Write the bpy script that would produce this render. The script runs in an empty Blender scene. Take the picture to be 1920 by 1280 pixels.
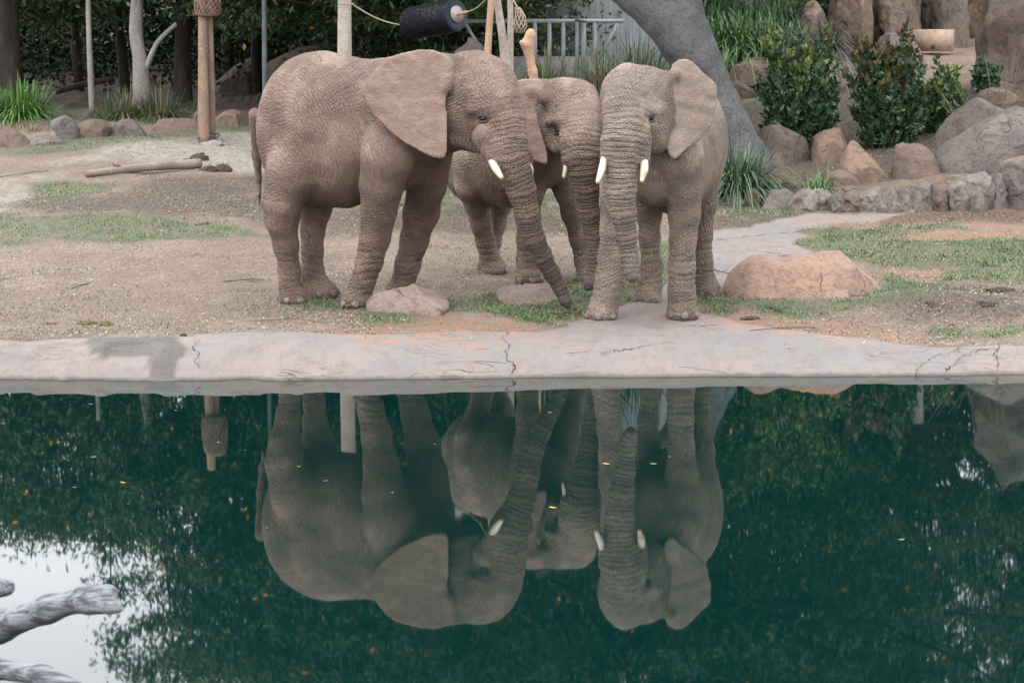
import bpy, math, random
import numpy as np
from mathutils import Vector, Matrix
sc = bpy.context.scene
R = math.radians
F_PX = 4488.0; PITCH = R(7.75); CAM_Z = 3.0
# ---------------------------------------------------------------- camera, sky, light, exposure
cam = bpy.data.cameras.new('camera'); cam_o = bpy.data.objects.new('camera', cam); sc.collection.objects.link(cam_o)
cam_o.location = (0, 0, CAM_Z); cam_o.rotation_euler = (R(90) - PITCH, 0, 0)
cam.sensor_width = 36; cam.lens = F_PX / 1920 * 36; cam.clip_start = .5; cam.clip_end = 2000
cam.dof.use_dof = True; cam.dof.focus_distance = 22.3; cam.dof.aperture_fstop = 6.3
sc.camera = cam_o
world = bpy.data.worlds.new('World'); sc.world = world; world.use_nodes = True
wn = world.node_tree; bg = wn.nodes['Background']
sky = wn.nodes.new('ShaderNodeTexSky'); sky.sky_type = 'NISHITA'; sky.sun_disc = False
SUN_EL, SUN_AZ = R(56), R(215)
sky.sun_elevation = SUN_EL; sky.sun_rotation = SUN_AZ; sky.dust_density = 4; sky.air_density = 1.2
hs = wn.nodes.new('ShaderNodeHueSaturation'); hs.inputs['Saturation'].default_value = .20; hs.inputs['Value'].default_value = 1.0
wn.links.new(sky.outputs[0], hs.inputs['Color']); ov = wn.nodes.new('ShaderNodeMix'); ov.data_type = 'RGBA'; ov.inputs[0].default_value = .8   # even bright cloud over the clear sky
tcw = wn.nodes.new('ShaderNodeTexCoord'); sxw = wn.nodes.new('ShaderNodeSeparateXYZ'); mrw = wn.nodes.new('ShaderNodeMapRange')   # overcast: brighter overhead
wn.links.new(tcw.outputs['Generated'], sxw.inputs[0]); wn.links.new(sxw.outputs[2], mrw.inputs[0]); mrw.inputs[3].default_value = .78; mrw.inputs[4].default_value = 1.85
gm_ = wn.nodes.new('ShaderNodeVectorMath'); gm_.operation = 'SCALE'; gm_.inputs[0].default_value = (24.2, 24.6, 25.4); wn.links.new(mrw.outputs[0], gm_.inputs['Scale']); wn.links.new(gm_.outputs[0], ov.inputs[7])
wn.links.new(hs.outputs[0], ov.inputs[6]); wn.links.new(ov.outputs[2], bg.inputs[0])
bg.inputs[1].default_value = .15
sun = bpy.data.lights.new('sun', 'SUN'); sun.energy = 1.5; sun.angle = R(18); sun.color = (1, .95, .9)
sun_o = bpy.data.objects.new('sun', sun); sc.collection.objects.link(sun_o)
_sd = Vector((math.sin(SUN_AZ) * math.cos(SUN_EL), math.cos(SUN_AZ) * math.cos(SUN_EL), math.sin(SUN_EL)))
sun_o.rotation_euler = _sd.to_track_quat('Z', 'Y').to_euler()
sc.view_settings.view_transform = 'Standard'; sc.view_settings.look = 'None'
sc.view_settings.gamma = 1; sc.view_settings.exposure = 0.0; sc.view_settings.use_curve_mapping = False
try:
    sc.cycles.max_bounces = 6; sc.cycles.use_denoising = True
except Exception: pass
# ---------------------------------------------------------------- helpers
rng = np.random.default_rng(7)
_cp, _sp = math.cos(PITCH), math.sin(PITCH)
def ray(px, py):
    x = (px - 960) / F_PX; v = (640 - py) / F_PX
    return np.array([x, _cp + v * _sp, -_sp + v * _cp])
def W(px, py, d):                       # point seen at that pixel of the photograph, d metres out
    r = ray(px, py); return np.array([0, 0, CAM_Z]) + r * (d / r[1])
def sst(a, b, x):
    t = np.clip((x - a) / (b - a), 0, 1); return t * t * (3 - 2 * t)
def _hash(i, j, k, s):
    n = (i * 73856093) ^ (j * 19349663) ^ (k * 83492791) ^ (s * 2654435761 & 0x7fffffff)
    n = (n ^ (n >> 13)) * 1274126177 & 0x7fffffff
    n = (n ^ (n >> 16)) * 668265263 & 0x7fffffff
    return ((n ^ (n >> 15)) & 0xffff) / 65535.0
def vnoise(P, s=0):                     # value noise -1..1
    P = np.asarray(P, float); I = np.floor(P).astype(np.int64); f = P - I; f = f * f * (3 - 2 * f)
    r = 0
    for a in (0, 1):
        for b in (0, 1):
            for c in (0, 1):
                w = (f[:, 0] if a else 1 - f[:, 0]) * (f[:, 1] if b else 1 - f[:, 1]) * (f[:, 2] if c else 1 - f[:, 2])
                r = r + w * _hash(I[:, 0] + a, I[:, 1] + b, I[:, 2] + c, s)
    return r * 2 - 1
def fbm(P, o=4, s=0):
    r = 0; a = 1; t = 0
    for i in range(o):
        r = r + a * vnoise(P * 2 ** i + 17.3 * i, s + i); t += a; a *= .5
    return r / t
_PR = np.array([(18.5, -.55), (19.3, -.22), (19.78, .0), (20.0, .11), (20.3, .215), (21.5, .235), (22.6, .28), (24.4, .38), (28.8, .69), (35, 1.12), (40, 1.36), (46, 1.72), (60, 2.5), (150, 6), (900, 9)])
def zt(x, y):                           # terrain height above the water
    x = np.asarray(x, float); y = np.asarray(y, float)
    sh = (.045 * np.clip(x, -8, 8) + .03 * np.sin(x * 1.3 + .6) + .012 * np.sin(x * 4.7) + .008 * np.sin(x * 11.3 + 1)) * (1 - sst(20.5, 23, y))
    z = np.interp(y - sh, _PR[:, 0], _PR[:, 1])
    z = z - .06 * sst(-2, 3, x) * sst(19.9, 20.3, y) * (1 - sst(21.3, 23.5, y))
    z = z + .13 * np.exp(-((x - 4.1) / .8) ** 2 - ((y - 22.6) / .45) ** 2) + .05 * np.exp(-((x + .5) / .7) ** 2 - ((y - 21.95) / .35) ** 2)
    q = np.stack([x.ravel() * 1.0, y.ravel() * 1.0, 0 * x.ravel()], 1)
    a = .006 + .03 * sst(21, 24, y)
    z = z + (vnoise(q * .9, 3) + .5 * vnoise(q * 2.1, 5)).reshape(x.shape) * a
    z = z + .28 * sst(1.5, 4, x) * sst(31.5, 37, y)
    z = z + np.interp(x, [2.3, 2.9, 4.4, 6.3, 8], [0, .13, .22, .46, .55]) * sst(28.95, 29.25, y)
    return z
def G(px, py):                          # where that pixel's ray meets the terrain
    r = ray(px, py); lo, hi = 15.0, 140.0
    ds = np.linspace(lo, hi, 2500); t = ds / r[1]
    X = r[0] * t; Z = CAM_Z + r[2] * t
    k = np.argmax(Z < zt(X, ds)); d = ds[k]
    if k == 0: d = 60
    d0 = ds[k - 1] if k else d
    dd = np.linspace(d0, d, 30); t = dd / r[1]; k = np.argmax(CAM_Z + r[2] * t < zt(r[0] * t, dd)); d = dd[k]
    return np.array([r[0] * d / r[1], d, CAM_Z + r[2] * d / r[1]])
def PXM(d): return d / F_PX             # metres in one photograph pixel at d
col = sc.collection
def mesh(name, V, Fs, mats=(), mi=None, smooth=True):
    me = bpy.data.meshes.new(name); V = np.asarray(V, np.float32)
    Fs = [np.asarray(f, np.int32) for f in (Fs if isinstance(Fs, (list, tuple)) else [Fs]) if len(f)]
    me.vertices.add(len(V)); me.vertices.foreach_set('co', V.ravel())
    idx = np.concatenate([f.ravel() for f in Fs]); n = sum(len(f) for f in Fs)
    tot = np.concatenate([np.full(len(f), f.shape[1], np.int32) for f in Fs])
    st = np.concatenate([[0], np.cumsum(tot)[:-1]]).astype(np.int32)
    me.loops.add(len(idx)); me.loops.foreach_set('vertex_index', idx)
    me.polygons.add(n); me.polygons.foreach_set('loop_start', st); me.polygons.foreach_set('loop_total', tot)
    for m in (mats if isinstance(mats, (list, tuple)) else [mats]): me.materials.append(m)
    if mi is not None: me.polygons.foreach_set('material_index', np.asarray(mi, np.int32))
    me.polygons.foreach_set('use_smooth', np.full(n, smooth, bool))
    me.update(calc_edges=True); me.validate(); return me
def obj(name, V, Fs, mat, parent=None, loc=None, **kw):
    """one mesh object; V is in world space, stored relative to its own base"""
    V = np.asarray(V, float)
    if parent is not None: o0 = np.array(parent.get('_w', (0, 0, 0)))
    else: o0 = np.array(loc if loc is not None else (V[:, 0].mean(), V[:, 1].mean(), V[:, 2].min()))
    o = bpy.data.objects.new(name, mesh(name, V - o0, Fs, mat, **kw)); col.objects.link(o)
    if parent is not None: o.parent = parent; o['_w'] = [float(v) for v in o0]
    else: o.location = o0; o['_w'] = [float(v) for v in o0]
    return o
def tag(o, label=None, cat=None, group=None, kind=None):
    if label: o['label'] = label
    if cat: o['category'] = cat
    if group: o['group'] = group
    if kind: o['kind'] = kind
    return o
def empty(name, loc, label, cat, group=None):
    o = bpy.data.objects.new(name, None); col.objects.link(o); o.location = [float(v) for v in loc]
    o.empty_display_size = .1; o['_w'] = [float(v) for v in loc]
    return tag(o, label, cat, group)
class MB:                               # collects shapes of one mesh
    def __init__(s): s.V = []; s.T = []; s.Q = []; s.n = 0
    def add(s, V, Q=None, T=None):
        V = np.asarray(V, float)
        if Q is not None and len(Q): s.Q.append(np.asarray(Q) + s.n)
        if T is not None and len(T): s.T.append(np.asarray(T) + s.n)
        s.V.append(V); s.n += len(V)
    def tube(s, P, rad, n=10, cap=True, wob=0, seed=0):
        P = np.asarray(P, float); m = len(P); rad = np.broadcast_to(np.asarray(rad, float), (m,)).copy()
        t = np.gradient(P, axis=0); t /= np.linalg.norm(t, axis=1)[:, None] + 1e-9
        ref = np.array([0, 1, 0.]) if abs(t[0][1]) < .8 else np.array([1., 0, 0])
        a = np.arange(n) * 2 * math.pi / n; V = []
        for i in range(m):
            u = np.cross(t[i], ref); u /= np.linalg.norm(u); v = np.cross(t[i], u)
            rr = rad[i] * (1 + (wob * vnoise(np.stack([np.cos(a) * 1.5, np.sin(a) * 1.5, np.full(n, i * .35 + seed * 9.)], 1), seed) if wob else 0))
            V.append(P[i] + (np.cos(a) * rr)[:, None] * u + (np.sin(a) * rr)[:, None] * v)
        V = np.concatenate(V); i, j = np.meshgrid(np.arange(m - 1), np.arange(n), indexing='ij'); i = i.ravel(); j = j.ravel(); k = (j + 1) % n
        Q = np.stack([i * n + j, i * n + k, (i + 1) * n + k, (i + 1) * n + j], 1); T = []
        if cap:
            V = np.concatenate([V, P[:1], P[-1:]]); b = len(V) - 2
            jj = np.arange(n); kk = (jj + 1) % n
            T = np.concatenate([np.stack([kk, jj, np.full(n, b)], 1), np.stack([(m - 1) * n + jj, (m - 1) * n + kk, np.full(n, b + 1)], 1)])
        s.add(V, Q, T)
    def box(s, c, h, ax=None):
        ax = np.eye(3) if ax is None else np.asarray(ax); c = np.asarray(c, float)
        K = np.array([(x, y, z) for x in (-1, 1) for y in (-1, 1) for z in (-1, 1)], float) * np.asarray(h)
        s.add(c + K @ ax, [(0, 1, 3, 2), (4, 6, 7, 5), (0, 4, 5, 1), (2, 3, 7, 6), (0, 2, 6, 4), (1, 5, 7, 3)])
    def obj(s, name, mat, parent=None, **kw):
        Fs = ([np.concatenate(s.Q)] if s.Q else []) + ([np.concatenate(s.T)] if s.T else [])
        return obj(name, np.concatenate(s.V), Fs, mat, parent, **kw)
def smooth_path(P, n=8):                # Catmull-Rom
    P = np.asarray(P, float); A = np.concatenate([[2 * P[0] - P[1]], P, [2 * P[-1] - P[-2]]]); out = []
    for i in range(1, len(A) - 2):
        t = np.linspace(0, 1, n, endpoint=False)[:, None]; a, b, c, d = A[i - 1:i + 3]
        out.append(.5 * ((2 * b) + (c - a) * t + (2 * a - 5 * b + 4 * c - d) * t ** 2 + (3 * b - a - 3 * c + d) * t ** 3))
    return np.concatenate(out + [P[-1:]])
# ---------------------------------------------------------------- materials
class NB:
    def __init__(s, name):
        s.m = bpy.data.materials.new(name); s.m.use_nodes = True; s.t = s.m.node_tree; s.b = s.t.nodes['Principled BSDF']
    def N(s, typ, **kw):
        n = s.t.nodes.new('ShaderNode' + typ)
        for k, v in kw.items():
            if k in ('operation', 'blend_type', 'data_type', 'feature', 'attribute_name', 'noise_dimensions', 'distance', 'vector_type', 'wave_type', 'clamp_factor', 'mapping_type', 'noise_type', 'interpolation_type'): setattr(n, k, v)
            else:
                key = int(k[1:]) if k[0] == 'i' and k[1:].isdigit() else k.replace('_', ' ')
                s.put(n.inputs[key], v)
        return n
    def put(s, inp, v):
        if isinstance(v, bpy.types.NodeSocket): s.t.links.new(v, inp)
        elif isinstance(v, bpy.types.Node): s.t.links.new(v.outputs[0], inp)
        else:
            if hasattr(inp.default_value, '__len__') and len(inp.default_value) == 4 and len(v) == 3: v = (*v, 1)
            inp.default_value = v
    def M(s, op, a, b=0.0, c=0.0):
        return s.N('Math', operation=op, i0=a, i1=b, i2=c).outputs[0]
    def noise(s, scale, vec=None, detail=4, rough=.55, dist=0):
        kw = dict(Scale=scale, Detail=detail, Roughness=rough, Distortion=dist)
        if vec is not None: kw['Vector'] = vec
        return s.N('TexNoise', **kw).outputs['Fac']
    def vor(s, scale, vec=None, feature='DISTANCE_TO_EDGE', rnd=1):
        kw = dict(Scale=scale, Randomness=rnd)
        if vec is not None: kw['Vector'] = vec
        return s.N('TexVoronoi', feature=feature, **kw).outputs[0]
    def mr(s, v, a, b, c=0.0, d=1.0):
        return s.N('MapRange', interpolation_type='SMOOTHSTEP', i0=v, i1=a, i2=b, i3=c, i4=d).outputs[0]
    def mix(s, f, a, b, blend='MIX'):
        n = s.t.nodes.new('ShaderNodeMix'); n.data_type = 'RGBA'; n.blend_type = blend
        s.put(n.inputs[0], f); s.put(n.inputs[6], a); s.put(n.inputs[7], b); return n.outputs[2]
    def pos(s): return s.N('TexCoord').outputs['Object']
    def gpos(s): return s.N('NewGeometry').outputs['Position']
    def map(s, v, scale=(1, 1, 1), rot=(0, 0, 0), loc=(0, 0, 0)):
        return s.N('Mapping', Vector=v, Scale=scale, Rotation=rot, Location=loc).outputs[0]
    def attr(s, n): return s.N('Attribute', attribute_name=n)
    def warp(s, v, scale, amt):
        n = s.N('TexNoise', Vector=v, Scale=scale, Detail=2.0).outputs['Color']
        a = s.N('VectorMath', operation='SUBTRACT', i0=n, i1=(.5, .5, .5)).outputs[0]
        a = s.N('VectorMath', operation='SCALE', i0=a, Scale=amt).outputs[0]
        return s.N('VectorMath', operation='ADD', i0=v, i1=a).outputs[0]
    def bump(s, h, dist, strength=1.0):
        b = s.N('Bump', Height=h, Distance=dist, Strength=strength); s.put(s.b.inputs['Normal'], b.outputs[0]); return b
    def out(s, c, rough=.8, spec=.3):
        s.put(s.b.inputs['Base Color'], c); s.put(s.b.inputs['Roughness'], rough); s.put(s.b.inputs['Specular IOR Level'], spec); return s.m
def simple(name, c, rough=.8, var=.25, scale=12, bump=.0, bscale=40, spec=.3, c2=None, stretch=(1, 1, 1)):
    n = NB(name); v = n.map(n.gpos(), stretch); f = n.noise(scale, v, 5)
    c2 = c2 or tuple(x * (1 - var * 2) for x in c)
    m = n.mix(n.mr(f, .3, .7), c2, c)
    if bump: n.bump(n.noise(bscale, v, 6, .65), bump)
    return n.out(m, rough, spec)
# ---------------------------------------------------------------- one continuous surface from blended limbs
def polysd(u, v, P):                    # signed distance to a closed 2-D polygon
    P = np.asarray(P, float); d = np.full(u.shape, 1e9); s = np.ones(u.shape)
    for i in range(len(P)):
        a = P[i]; b = P[i - 1]; ex, ey = b - a; wx = u - a[0]; wy = v - a[1]
        t = np.clip((wx * ex + wy * ey) / (ex * ex + ey * ey + 1e-12), 0, 1)
        d = np.minimum(d, (wx - ex * t) ** 2 + (wy - ey * t) ** 2)
        c1 = v >= a[1]; c2 = v < b[1]; c3 = ex * wy > ey * wx
        s = np.where((c1 & c2 & c3) | (~c1 & ~c2 & ~c3), -s, s)
    return s * np.sqrt(d)
class Body:
    def __init__(s): s.p = []
    def cone(s, a, ra, b, rb, k=.06, tag='body', floor=None, op='add', flat=None):
        a = np.asarray(a, float); b = np.asarray(b, float); s.p.append(dict(t='c', a=a, b=b, ra=ra, rb=rb, k=k, tag=tag, floor=floor, op=op))
    def chain(s, pts, k=.05, tag='body', floor=None, op='add'):
        for (a, ra), (b, rb) in zip(pts[:-1], pts[1:]): s.cone(a, ra, b, rb, k, tag, floor, op)
    def ell(s, c, r, ax=None, k=.1, tag='body', floor=None, op='add'):
        s.p.append(dict(t='e', c=np.asarray(c, float), r=np.asarray(r, float), ax=np.eye(3) if ax is None else np.asarray(ax), k=k, tag=tag, floor=floor, op=op))
    def ear(s, outline, plane_p, normal, thick, curve, k=.02, tag='ear', ripple=0, hinge=None, lobe=0):
        n = np.asarray(normal, float); n /= np.linalg.norm(n); c0 = np.array([0, 0, CAM_Z]); P3 = []
        for px, py in outline:
            r = ray(px, py); t = np.dot(np.asarray(plane_p) - c0, n) / np.dot(r, n); P3.append(c0 + r * t)
        P3 = np.array(P3); O = P3.mean(0); V = np.array([0, 0, 1.]) - n * n[2]; V /= np.linalg.norm(V); U = np.cross(V, n)
        uv = np.stack([(P3 - O) @ U, (P3 - O) @ V], 1)
        # round the traced corners
        uv = smooth_path(np.concatenate([uv, uv[:1]]), 4)[:-1]
        s.p.append(dict(t='r', O=O, U=U, V=V, N=n, uv=uv, th=thick, cv=curve, k=k, tag=tag, op='add', floor=None, rip=ripple, hinge=hinge, P3=P3))
    def d(s, q, X, Y, Z):
        if q['t'] == 'c':
            ab = q['b'] - q['a']; L = ab @ ab + 1e-12
            x = X - q['a'][0]; y = Y - q['a'][1]; z = Z - q['a'][2]
            t = np.clip((x * ab[0] + y * ab[1] + z * ab[2]) / L, 0, 1)
            r = np.sqrt((x - t * ab[0]) ** 2 + (y - t * ab[1]) ** 2 + (z - t * ab[2]) ** 2) - (q['ra'] + (q['rb'] - q['ra']) * t)
            q['_t'] = t
        elif q['t'] == 'e':
            x = X - q['c'][0]; y = Y - q['c'][1]; z = Z - q['c'][2]; A = q['ax']; rr = q['r']
            u = (x * A[0][0] + y * A[0][1] + z * A[0][2]) / rr[0]; v = (x * A[1][0] + y * A[1][1] + z * A[1][2]) / rr[1]; w = (x * A[2][0] + y * A[2][1] + z * A[2][2]) / rr[2]
            k0 = np.sqrt(u * u + v * v + w * w); k1 = np.sqrt((u / rr[0]) ** 2 + (v / rr[1]) ** 2 + (w / rr[2]) ** 2) + 1e-9
            r = k0 * (k0 - 1) / k1
        else:
            x = X - q['O'][0]; y = Y - q['O'][1]; z = Z - q['O'][2]
            u = x * q['U'][0] + y * q['U'][1] + z * q['U'][2]; v = x * q['V'][0] + y * q['V'][1] + z * q['V'][2]; w = x * q['N'][0] + y * q['N'][1] + z * q['N'][2]
            cu, cvv, cl = q['cv']
            d2 = polysd(u, v, q['uv']); edge = np.clip(1 + d2 / .25, 0, 1)
            h = cu * u * u + cvv * v * v + cl * u + q['rip'] * edge * np.sin(26 * v + 9 * u + 2 * np.sin(9 * v)) * 1.0
            th = q['th'] * (1 + .9 * np.clip(-d2 / .2, 0, 1)); rd = q['th'] * .8
            a = np.maximum(d2 + rd, 0); b = np.maximum(np.abs(w - h) - th + rd, 0)
            r = np.sqrt(a * a + b * b) + np.minimum(np.maximum(d2 + rd, np.abs(w - h) - th + rd), 0) - rd
            q['_d2'] = d2
        if q['floor'] is not None: r = np.maximum(r, q['floor'] - Z)
        return r
    def bb(s, q):
        if q['t'] == 'c': return np.minimum(q['a'] - q['ra'], q['b'] - q['rb']), np.maximum(q['a'] + q['ra'], q['b'] + q['rb'])
        if q['t'] == 'e': m = max(q['r']); return q['c'] - m, q['c'] + m
        return q['P3'].min(0) - .22, q['P3'].max(0) + .22
    def mesh(s, h):
        B = [s.bb(q) for q in s.p if q['op'] == 'add']; lo = np.min([b[0] for b in B], 0) - .05; hi = np.max([b[1] for b in B], 0) + .05
        n = np.ceil((hi - lo) / h).astype(int) + 1; G_ = [lo[i] + h * np.arange(n[i]) for i in range(3)]
        F = np.full(n, .5, np.float32)
        for q in s.p:
            pad = q['k'] + 3 * h; b0, b1 = s.bb(q)
            i0 = np.clip(((b0 - pad - lo) / h).astype(int), 0, n - 1); i1 = np.clip(((b1 + pad - lo) / h).astype(int) + 2, 1, n)
            sl = tuple(slice(a, b) for a, b in zip(i0, i1))
            X = G_[0][sl[0]][:, None, None]; Y = G_[1][sl[1]][None, :, None]; Z = G_[2][sl[2]][None, None, :]
            d = s.d(q, X, Y, Z + 0 * X + 0 * Y).astype(np.float32) if q['t'] == 'r' else s.d(q, X, Y, Z).astype(np.float32)
            f = F[sl]; k = q['k']
            if q['op'] == 'add':
                hh = np.clip(.5 + .5 * (f - d) / k, 0, 1); F[sl] = f * (1 - hh) + d * hh - k * hh * (1 - hh)
            else:
                e = -d; hh = np.clip(.5 - .5 * (f - e) / k, 0, 1); F[sl] = f * (1 - hh) + e * hh + k * hh * (1 - hh)
        # surface nets
        ins = F < 0; c = np.zeros(tuple(n - 1), np.uint8)
        for a in (0, 1):
            for b in (0, 1):
                for g in (0, 1): c += ins[a:n[0] - 1 + a, b:n[1] - 1 + b, g:n[2] - 1 + g]
        act = (c > 0) & (c < 8); I = np.argwhere(act); idx = -np.ones(c.shape, np.int64); idx[act] = np.arange(len(I))
        acc = np.zeros((len(I), 3)); cnt = np.zeros(len(I))
        cor = [(a, b, g) for a in (0, 1) for b in (0, 1) for g in (0, 1)]
        val = {q: F[I[:, 0] + q[0], I[:, 1] + q[1], I[:, 2] + q[2]].astype(float) for q in cor}
        for p in cor:
            for ax in range(3):
                if p[ax]: continue
                q = list(p); q[ax] = 1; q = tuple(q); va, vb = val[p], val[q]; m = (va < 0) != (vb < 0)
                t = va / np.where(m, va - vb, 1); pt = np.array(p, float) + np.zeros((len(I), 3)); pt[:, ax] += t
                acc[m] += pt[m]; cnt[m] += 1
        V = (acc / cnt[:, None] + I) * h + lo
        Q = []
        for ax in range(3):
            o1, o2 = [(1, 2), (2, 0), (0, 1)][ax]
            A = [slice(None)] * 3; B_ = [slice(None)] * 3; A[ax] = slice(0, -1); B_[ax] = slice(1, None)
            m = ins[tuple(A)] != ins[tuple(B_)]; E = np.argwhere(m); sgn = ins[tuple(A)][m]
            ok = (E[:, o1] > 0) & (E[:, o2] > 0) & (E[:, o1] < n[o1] - 1) & (E[:, o2] < n[o2] - 1); E = E[ok]; sgn = sgn[ok]
            d1 = np.zeros(3, int); d1[o1] = 1; d2 = np.zeros(3, int); d2[o2] = 1
            f = lambda e: idx[e[:, 0], e[:, 1], e[:, 2]]
            q = np.stack([f(E - d1 - d2), f(E - d2), f(E), f(E - d1)], 1)
            q[~sgn] = q[~sgn][:, ::-1]; Q.append(q)
        Q = np.concatenate(Q)
        # relax a little
        for _ in range(2):
            S = np.zeros_like(V); C = np.zeros(len(V))
            for a in range(4):
                b = (a + 1) % 4
                np.add.at(S, Q[:, a], V[Q[:, b]]); np.add.at(C, Q[:, a], 1); np.add.at(S, Q[:, b], V[Q[:, a]]); np.add.at(C, Q[:, b], 1)
            V = V * .5 + .5 * S / C[:, None]
        return V, Q
    def tagdist(s, V, tags):
        d = np.full(len(V), 9.)
        for q in s.p:
            if q['tag'] in tags and q['op'] == 'add': d = np.minimum(d, s.d(q, V[:, 0], V[:, 1], V[:, 2]))
        return d
# ---------------------------------------------------------------- elephants
def skin_mat(name, base, dark, dust):
    n = NB(name); p = n.pos()
    a = n.attr('along').outputs['Fac']; reg = n.N('SeparateXYZ', Vector=n.attr('region').outputs['Vector'])
    wt, wl, we = reg.outputs[0], reg.outputs[1], reg.outputs[2]
    wp = n.warp(p, 5, .09)
    # folds around trunk and forehead
    v = n.M('ADD', n.M('MULTIPLY', a, 23), n.M('MULTIPLY', n.noise(7, p, 3), 1.5))
    ring = n.M('POWER', n.M('ABSOLUTE', n.M('SINE', n.M('MULTIPLY', v, 3.1416))), .45)
    v2 = n.M('ADD', n.M('MULTIPLY', a, 51), n.M('MULTIPLY', n.noise(16, p, 3), 2.2))
    ring2 = n.M('POWER', n.M('ABSOLUTE', n.M('SINE', n.M('MULTIPLY', v2, 3.1416))), .5)
    ringm = n.M('ADD', n.M('MULTIPLY', ring, .62), n.M('MULTIPLY', ring2, .38))
    ringm = n.M('ADD', n.M('MULTIPLY', n.M('SUBTRACT', ringm, 1.0), n.mr(n.noise(6, p, 2), .3, .7, .35, 1.0)), 1.0)
    # leg folds
    z = n.N('SeparateXYZ', Vector=n.warp(p, 3.2, .17)).outputs[2]
    lf = n.M('POWER', n.M('ABSOLUTE', n.M('SINE', n.M('MULTIPLY', n.M('ADD', n.M('MULTIPLY', z, 24), n.M('MULTIPLY', n.noise(15, p, 2), 1.6)), 3.1416))), .5)
    lf = n.M('ADD', n.M('MULTIPLY', n.M('SUBTRACT', lf, 1.0), n.mr(n.noise(5, n.map(p, (1, 1, 1.6), (0, 0, 0), (3, 1, 2)), 2), .42, .62)), 1.0)
    # cracked hide
    c1 = n.mr(n.vor(21, n.map(wp, (1.15, 1.15, .46), (0, .35, 0))), 0, .15)
    sx = n.N('SeparateXYZ', Vector=n.warp(n.warp(p, 2.0, .22), 9, .035)); hx, hy, hz = sx.outputs
    hxx = n.M('ADD', hx, n.M('MULTIPLY', hy, .6))
    la = n.M('POWER', n.M('ABSOLUTE', n.M('SINE', n.M('ADD', n.M('MULTIPLY', hxx, 104), n.M('MULTIPLY', hz, 31)))), .5)
    lb_ = n.M('POWER', n.M('ABSOLUTE', n.M('SINE', n.M('ADD', n.M('MULTIPLY', hxx, -52), n.M('MULTIPLY', hz, 98)))), .5)
    msk = n.mr(n.noise(3.0, n.map(p, (1, 1, .7)), 2), .38, .62)
    c1 = n.M('MINIMUM', n.M('ADD', n.M('MULTIPLY', la, 1.0), n.M('MULTIPLY', msk, .25)), n.M('ADD', lb_, n.M('SUBTRACT', .5, n.M('MULTIPLY', msk, .45))))
    c1 = n.M('MINIMUM', c1, 1.0)
    c2 = n.mr(n.vor(44, n.map(wp, (1, 1, .6), (0, -.75, 0))), 0, .18)
    c3 = n.mr(n.vor(95, wp), 0, .25)
    hide = n.M('ADD', n.M('ADD', n.M('MULTIPLY', c1, n.mr(n.noise(2.2, p, 2), .35, .65, .30, .62)), n.M('MULTIPLY', c2, .30)), n.M('MULTIPLY', c3, .2))
    # ear: radiating soft veins
    ve = n.M('ADD', n.M('MULTIPLY', n.noise(5, n.map(p, (1, 1, 2.2), (0, .7, 0)), 3), .55), n.M('ADD', n.M('MULTIPLY', c2, .10), n.M('MULTIPLY', c3, .08)))
    h = n.M('ADD', n.M('MULTIPLY', hide, n.M('SUBTRACT', 1.0, n.M('MULTIPLY', wt, .55))), n.M('MULTIPLY', ringm, n.M('MULTIPLY', wt, 1.25)))
    h = n.M('ADD', h, n.M('MULTIPLY', lf, n.M('MULTIPLY', wl, .6)))
    h = n.M('MULTIPLY', h, n.mr(n.noise(2.4, n.map(p, (1, 1, 1), (0, 0, 0), (7, 3, 5)), 2), .34, .6, .35, 1.15))
    inv = n.M('SUBTRACT', 1.0, we)
    up = n.mr(n.N('SeparateXYZ', Vector=n.N('NewGeometry').outputs['Normal']).outputs[2], .35, .8)   # dried mud crumbs on the back
    crumb = n.mr(n.vor(75, n.warp(p, 20, .02), 'F1'), .25, .55, 1.0, 0.0)
    h = n.M('ADD', h, n.M('MULTIPLY', n.M('MULTIPLY', crumb, up), n.M('MULTIPLY', inv, n.mr(n.noise(5, p, 3), .4, .6, 0.0, .7))))
    h = n.M('ADD', n.M('MULTIPLY', h, inv), n.M('MULTIPLY', n.M('MULTIPLY', ve, .9), we))
    n.bump(h, .031, 1.0); earc = n.noise(9, n.map(p, (1, 1, 1.8), (0, .7, 0)), 5, .7)
    # pigment: dusty hide, reddish mud patches; creases painted darker to deepen their shade
    f = n.noise(2.6, p, 5, .6); g = n.noise(11, p, 5, .65)
    c = n.mix(n.mr(f, .35, .68), base, dust)
    c = n.mix(n.M('MULTIPLY', n.mr(g, .5, .75), .45), c, dark)
    c = n.mix(n.M('MULTIPLY', we, n.mr(earc, .38, .62, .50, .15)), c, dark)
    cre = n.M('MULTIPLY', n.M('ADD', n.M('ADD', n.M('MULTIPLY', n.M('SUBTRACT', 1.0, ring), wt), n.M('MULTIPLY', n.M('SUBTRACT', 1.0, lf), n.M('MULTIPLY', wl, .6))), n.M('MULTIPLY', n.M('SUBTRACT', 1.0, n.M('MULTIPLY', c1, n.M('ADD', .3, n.M('MULTIPLY', c2, .7)))), .6)), inv)
    c = n.mix(n.M('MULTIPLY', cre, .85), c, tuple(x * .34 for x in dark))
    low = n.mr(n.attr('along').outputs['Fac'], .9, 2.1)
    c = n.mix(n.M('MULTIPLY', n.M('MULTIPLY', low, wt), .75), c, (.05, .044, .042))
    c = n.mix(n.mr(n.noise(60, p, 2), .66, .76, 0, .5), c, tuple(min(1, x * 1.5) for x in dust))
    return n.out(c, .82, .25)
tusk_m = NB('ivory'); _p = tusk_m.pos()
tusk_m.bump(tusk_m.noise(60, _p, 4), .001)
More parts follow.
